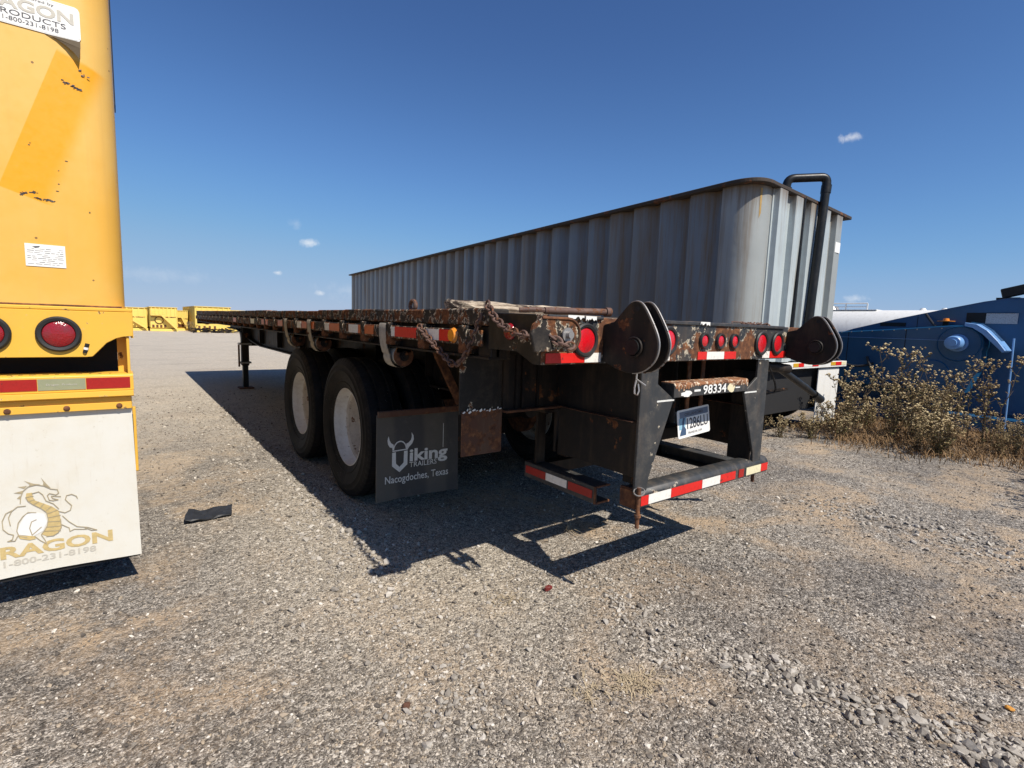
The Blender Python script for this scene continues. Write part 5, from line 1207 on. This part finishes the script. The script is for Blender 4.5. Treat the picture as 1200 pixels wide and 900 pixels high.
# ================================================================== weeds on the right
def weed_mesh(seed, h=1.0, nst=10, spread=0.32):
    rnd = random.Random(seed); st = MB(); lv = MB(); dl = MB(); hd = MB()
    def leaf(m, p, d, L, w):
        d = d.normalized(); s_ = d.cross(Vector((rnd.uniform(-1, 1), rnd.uniform(-1, 1), rnd.uniform(0.2, 1)))).normalized() * w
        q = p + d * L; mid_ = p + d * L * 0.5 + Vector((0, 0, rnd.uniform(-0.2, 0.1) * L))
        m.add([p, mid_ - s_, q, mid_ + s_], [(0, 1, 2), (0, 2, 3)])
    def head(p, r_):
        # small ragged seed head
        top = [p + Vector((r_ * math.cos(t) * rnd.uniform(0.7, 1.2), r_ * math.sin(t) * rnd.uniform(0.7, 1.2), r_ * rnd.uniform(-0.3, 0.6))) for t in (0, 1.26, 2.5, 3.77, 5.0)]
        hd.add(top + [p + Vector((0, 0, r_ * 0.9)), p - Vector((0, 0, r_ * 0.8))], [(i, (i + 1) % 5, 5) for i in range(5)] + [((i + 1) % 5, i, 6) for i in range(5)])
    for s_ in range(nst):
        a = rnd.uniform(0, 6.28); sp = rnd.uniform(0.1, 1.0) * spread; H_ = h * rnd.uniform(0.55, 1.0)
        base = Vector((rnd.gauss(0, 0.05), rnd.gauss(0, 0.05), 0)); P = []
        for i in range(9):
            t = i / 8; P.append(base + Vector((math.cos(a) * sp * t ** 1.4 + rnd.gauss(0, 0.008), math.sin(a) * sp * t ** 1.4 + rnd.gauss(0, 0.008), H_ * t)))
        st.tube(P, [0.0065 * (1 - 0.7 * i / 8) for i in range(9)], 4, caps=False)
        for i in range(1, 9):
            nl = 3 if i < 6 else 1
            for k in range(nl):
                t = rnd.random(); p = P[i - 1].lerp(P[i], t); an = rnd.uniform(0, 6.28)
                d = Vector((math.cos(an), math.sin(an), rnd.uniform(-0.6, 0.7)))
                leaf(lv if rnd.random() < 0.45 else dl, p, d, rnd.uniform(0.03, 0.075), rnd.uniform(0.006, 0.014))
            if i >= 3:
                for k in range((1 if rnd.random() < 0.6 else 2) if i < 8 else 4):
                    an = rnd.uniform(0, 6.28); bl = rnd.uniform(0.06, 0.16) * h; d = Vector((math.cos(an), math.sin(an), rnd.uniform(0.5, 1.6))).normalized()
                    q = P[i] + d * bl; st.tube([P[i], q], [0.003, 0.0018], 3, caps=False)
                    for z in range(3):
                        leaf(lv if rnd.random() < 0.4 else dl, P[i].lerp(q, rnd.random()), Vector((rnd.gauss(0, 1), rnd.gauss(0, 1), rnd.gauss(0, 0.6))), rnd.uniform(0.02, 0.045), 0.007)
                    if i >= 6 or rnd.random() < 0.3:
                        for z in range(rnd.randint(2, 4)): head(q + Vector((rnd.gauss(0, 0.016), rnd.gauss(0, 0.016), rnd.gauss(0, 0.016))), rnd.uniform(0.009, 0.019))
        for z in range(rnd.randint(3, 7)): head(P[-1] + Vector((rnd.gauss(0, 0.02), rnd.gauss(0, 0.02), rnd.uniform(-0.02, 0.05))), rnd.uniform(0.010, 0.020))
    return st.mesh('stems', 'stem'), lv.mesh('leaves', 'twig_leaf'), dl.mesh('dry_leaves', 'dry_leaf'), hd.mesh('seed_heads', 'seed_head')
VAR = [weed_mesh(101, 0.95, 12, 0.36), weed_mesh(102, 0.80, 14, 0.42), weed_mesh(103, 1.15, 7, 0.22), weed_mesh(104, 0.62, 14, 0.42), weed_mesh(105, 1.0, 11, 0.40)]
rnd = random.Random(77)
def weed(v, x, y, sc, rz, label, group):
    t = thing('weed_plant', label, 'weed', (x, y, 0.0), rz, group); t.scale = (sc, sc, sc)
    for nm, me in zip(('stems', 'leaves', 'dry_leaves', 'seed_heads'), VAR[v]): link(nm, me, t)['kind'] = 'stuff'
    return t
mass = 'tangled dry weed plant in the thicket in front of the blue machine'
spots = []
tall = [(2, 7.75, 2.15, 1.08, 'tall thin weed with seed heads rising left of the blue shaft cover'), (2, 8.3, 1.35, 1.0, 'tall thin weed with seed heads in front of the blue case cover'),
        (4, 7.5, 2.55, 0.9, 'bushy dry weed beside the white mud flap of the grey tank'), (2, 7.9, 1.72, 0.86, 'slender single-headed weed in front of the blue drive case')]
for v, x, y, sc, lb_ in tall: weed(v, x, y, sc, rnd.uniform(0, 6.28), lb_, None)
for i in range(25):
    x = rnd.uniform(7.25, 8.9); y = rnd.uniform(0.3, 2.9) ; 
    if x > 8.2 and y > 2.9: y = 2.6
    weed(rnd.choice((0, 2, 1, 2, 3, 3, 4)), x, y, rnd.uniform(0.40, 0.85), rnd.uniform(0, 6.28), mass, 'weeds in front of the blue machine')
for x, y, s_ in ((6.65, 3.0, 0.42), (6.95, 2.75, 0.5), (7.2, 2.5, 0.55), (6.8, 3.35, 0.4)):
    weed(3, x, y, s_, rnd.uniform(0, 6.28), 'small low dry weed beside the wheels of the grey tank', 'low weeds beside the grey tank')
# plants just past the right edge of the picture; their shadows fall across the gravel
for x, y, s_, v in ((5.9, -0.15, 0.9, 2), (6.3, 0.05, 0.8, 2), (5.5, -0.4, 0.85, 2), (6.9, 0.1, 0.9, 0), (7.4, -0.1, 1.0, 4)):
    weed(v, x, y, s_, rnd.uniform(0, 6.28), 'thin dry weed past the right edge casting shadows on the gravel', 'weeds past the right edge')

def blades(name, mat, pts, hmin, hmax, seed, lean=0.8, w=0.003):
    rg_ = np.random.default_rng(seed); N = len(pts); h = rg_.uniform(hmin, hmax, N); a = rg_.uniform(0, 6.283, N); l = rg_.uniform(0.1, 1, N) * lean * h
    d = np.stack([np.cos(a), np.sin(a)], 1); s_ = np.stack([-d[:, 1], d[:, 0]], 1) * w
    b0 = np.concatenate([pts - s_, np.zeros((N, 1))], 1); b1 = np.concatenate([pts + s_, np.zeros((N, 1))], 1)
    m0 = pts + d * l[:, None] * 0.35; m_0 = np.concatenate([m0 - s_ * 0.8, (h * 0.6)[:, None]], 1); m_1 = np.concatenate([m0 + s_ * 0.8, (h * 0.6)[:, None]], 1)
    tp = np.concatenate([pts + d * l[:, None], (h * rg_.uniform(0.6, 1, N))[:, None]], 1)
    v = np.stack([b0, b1, m_1, m_0, tp], 1).reshape(-1, 3); i = (np.arange(N) * 5)[:, None]
    f = [tuple(q) for q in (i + np.array([[0, 1, 2, 3]])).tolist()] + [tuple(q) for q in (i + np.array([[3, 2, 4]])).tolist()]
    me = bpy.data.meshes.new(name); me.from_pydata(v.tolist(), [], f); me.materials.append(MATS[mat]); return link(name, me)
n = 14000
px = RNG.uniform(6.5, 9.6, n); py = RNG.uniform(0.0, 3.3, n)
edge = 7.15 + 0.25 * np.sin(py * 2.3) + 0.12 * np.sin(py * 7.1)
k = (px > edge - RNG.exponential(0.22, n)) & (RNG.uniform(0, 1, n) < 0.25 + 0.75 * np.clip((px - edge) / 0.5, 0, 1))
o = blades('dry_grass', 'straw_brown', np.stack([px, py], 1)[k], 0.02, 0.14, 3, 2.0, 0.0045)
tag(o, 'dry brown grass under the weeds at the right', 'grass', kind='stuff')
# matted straw tufts
def tuft(c, n, s, seed, label, hmax=0.016):
    rg_ = np.random.default_rng(seed); p = rg_.normal(0, s, (n, 2)) * np.array([[1, 0.8]]) + np.array(c)
    return tag(blades('straw_tuft', 'straw', p, 0.004, hmax, seed, 4.5, 0.0026), label, 'straw', 'straw tufts on the gravel', 'stuff')
tuft((1.477, 1.107), 240, 0.055, 1, 'largest flattened tuft of dry straw on the gravel in front')
tuft((1.397, 1.839), 60, 0.05, 2, 'thin flattened tuft of straw near the trailer shadow')
tuft((1.30, 1.16), 60, 0.04, 4, 'sparse straw left of the largest straw tuft')
tuft((2.248, 2.296), 26, 0.02, 3, 'small upright grass tuft in the trailer shadow', 0.09)
# dry bush in front of the far tanks
t = thing('dry_bush', 'dry bush standing among the far yellow tanks', 'bush', (3.95, 43.6, 0.0)); t.scale = (1.1, 1.1, 0.9)
for nm, me in zip(('stems', 'leaves', 'dry_leaves', 'seed_heads'), VAR[1]): link(nm, me, t)['kind'] = 'stuff'
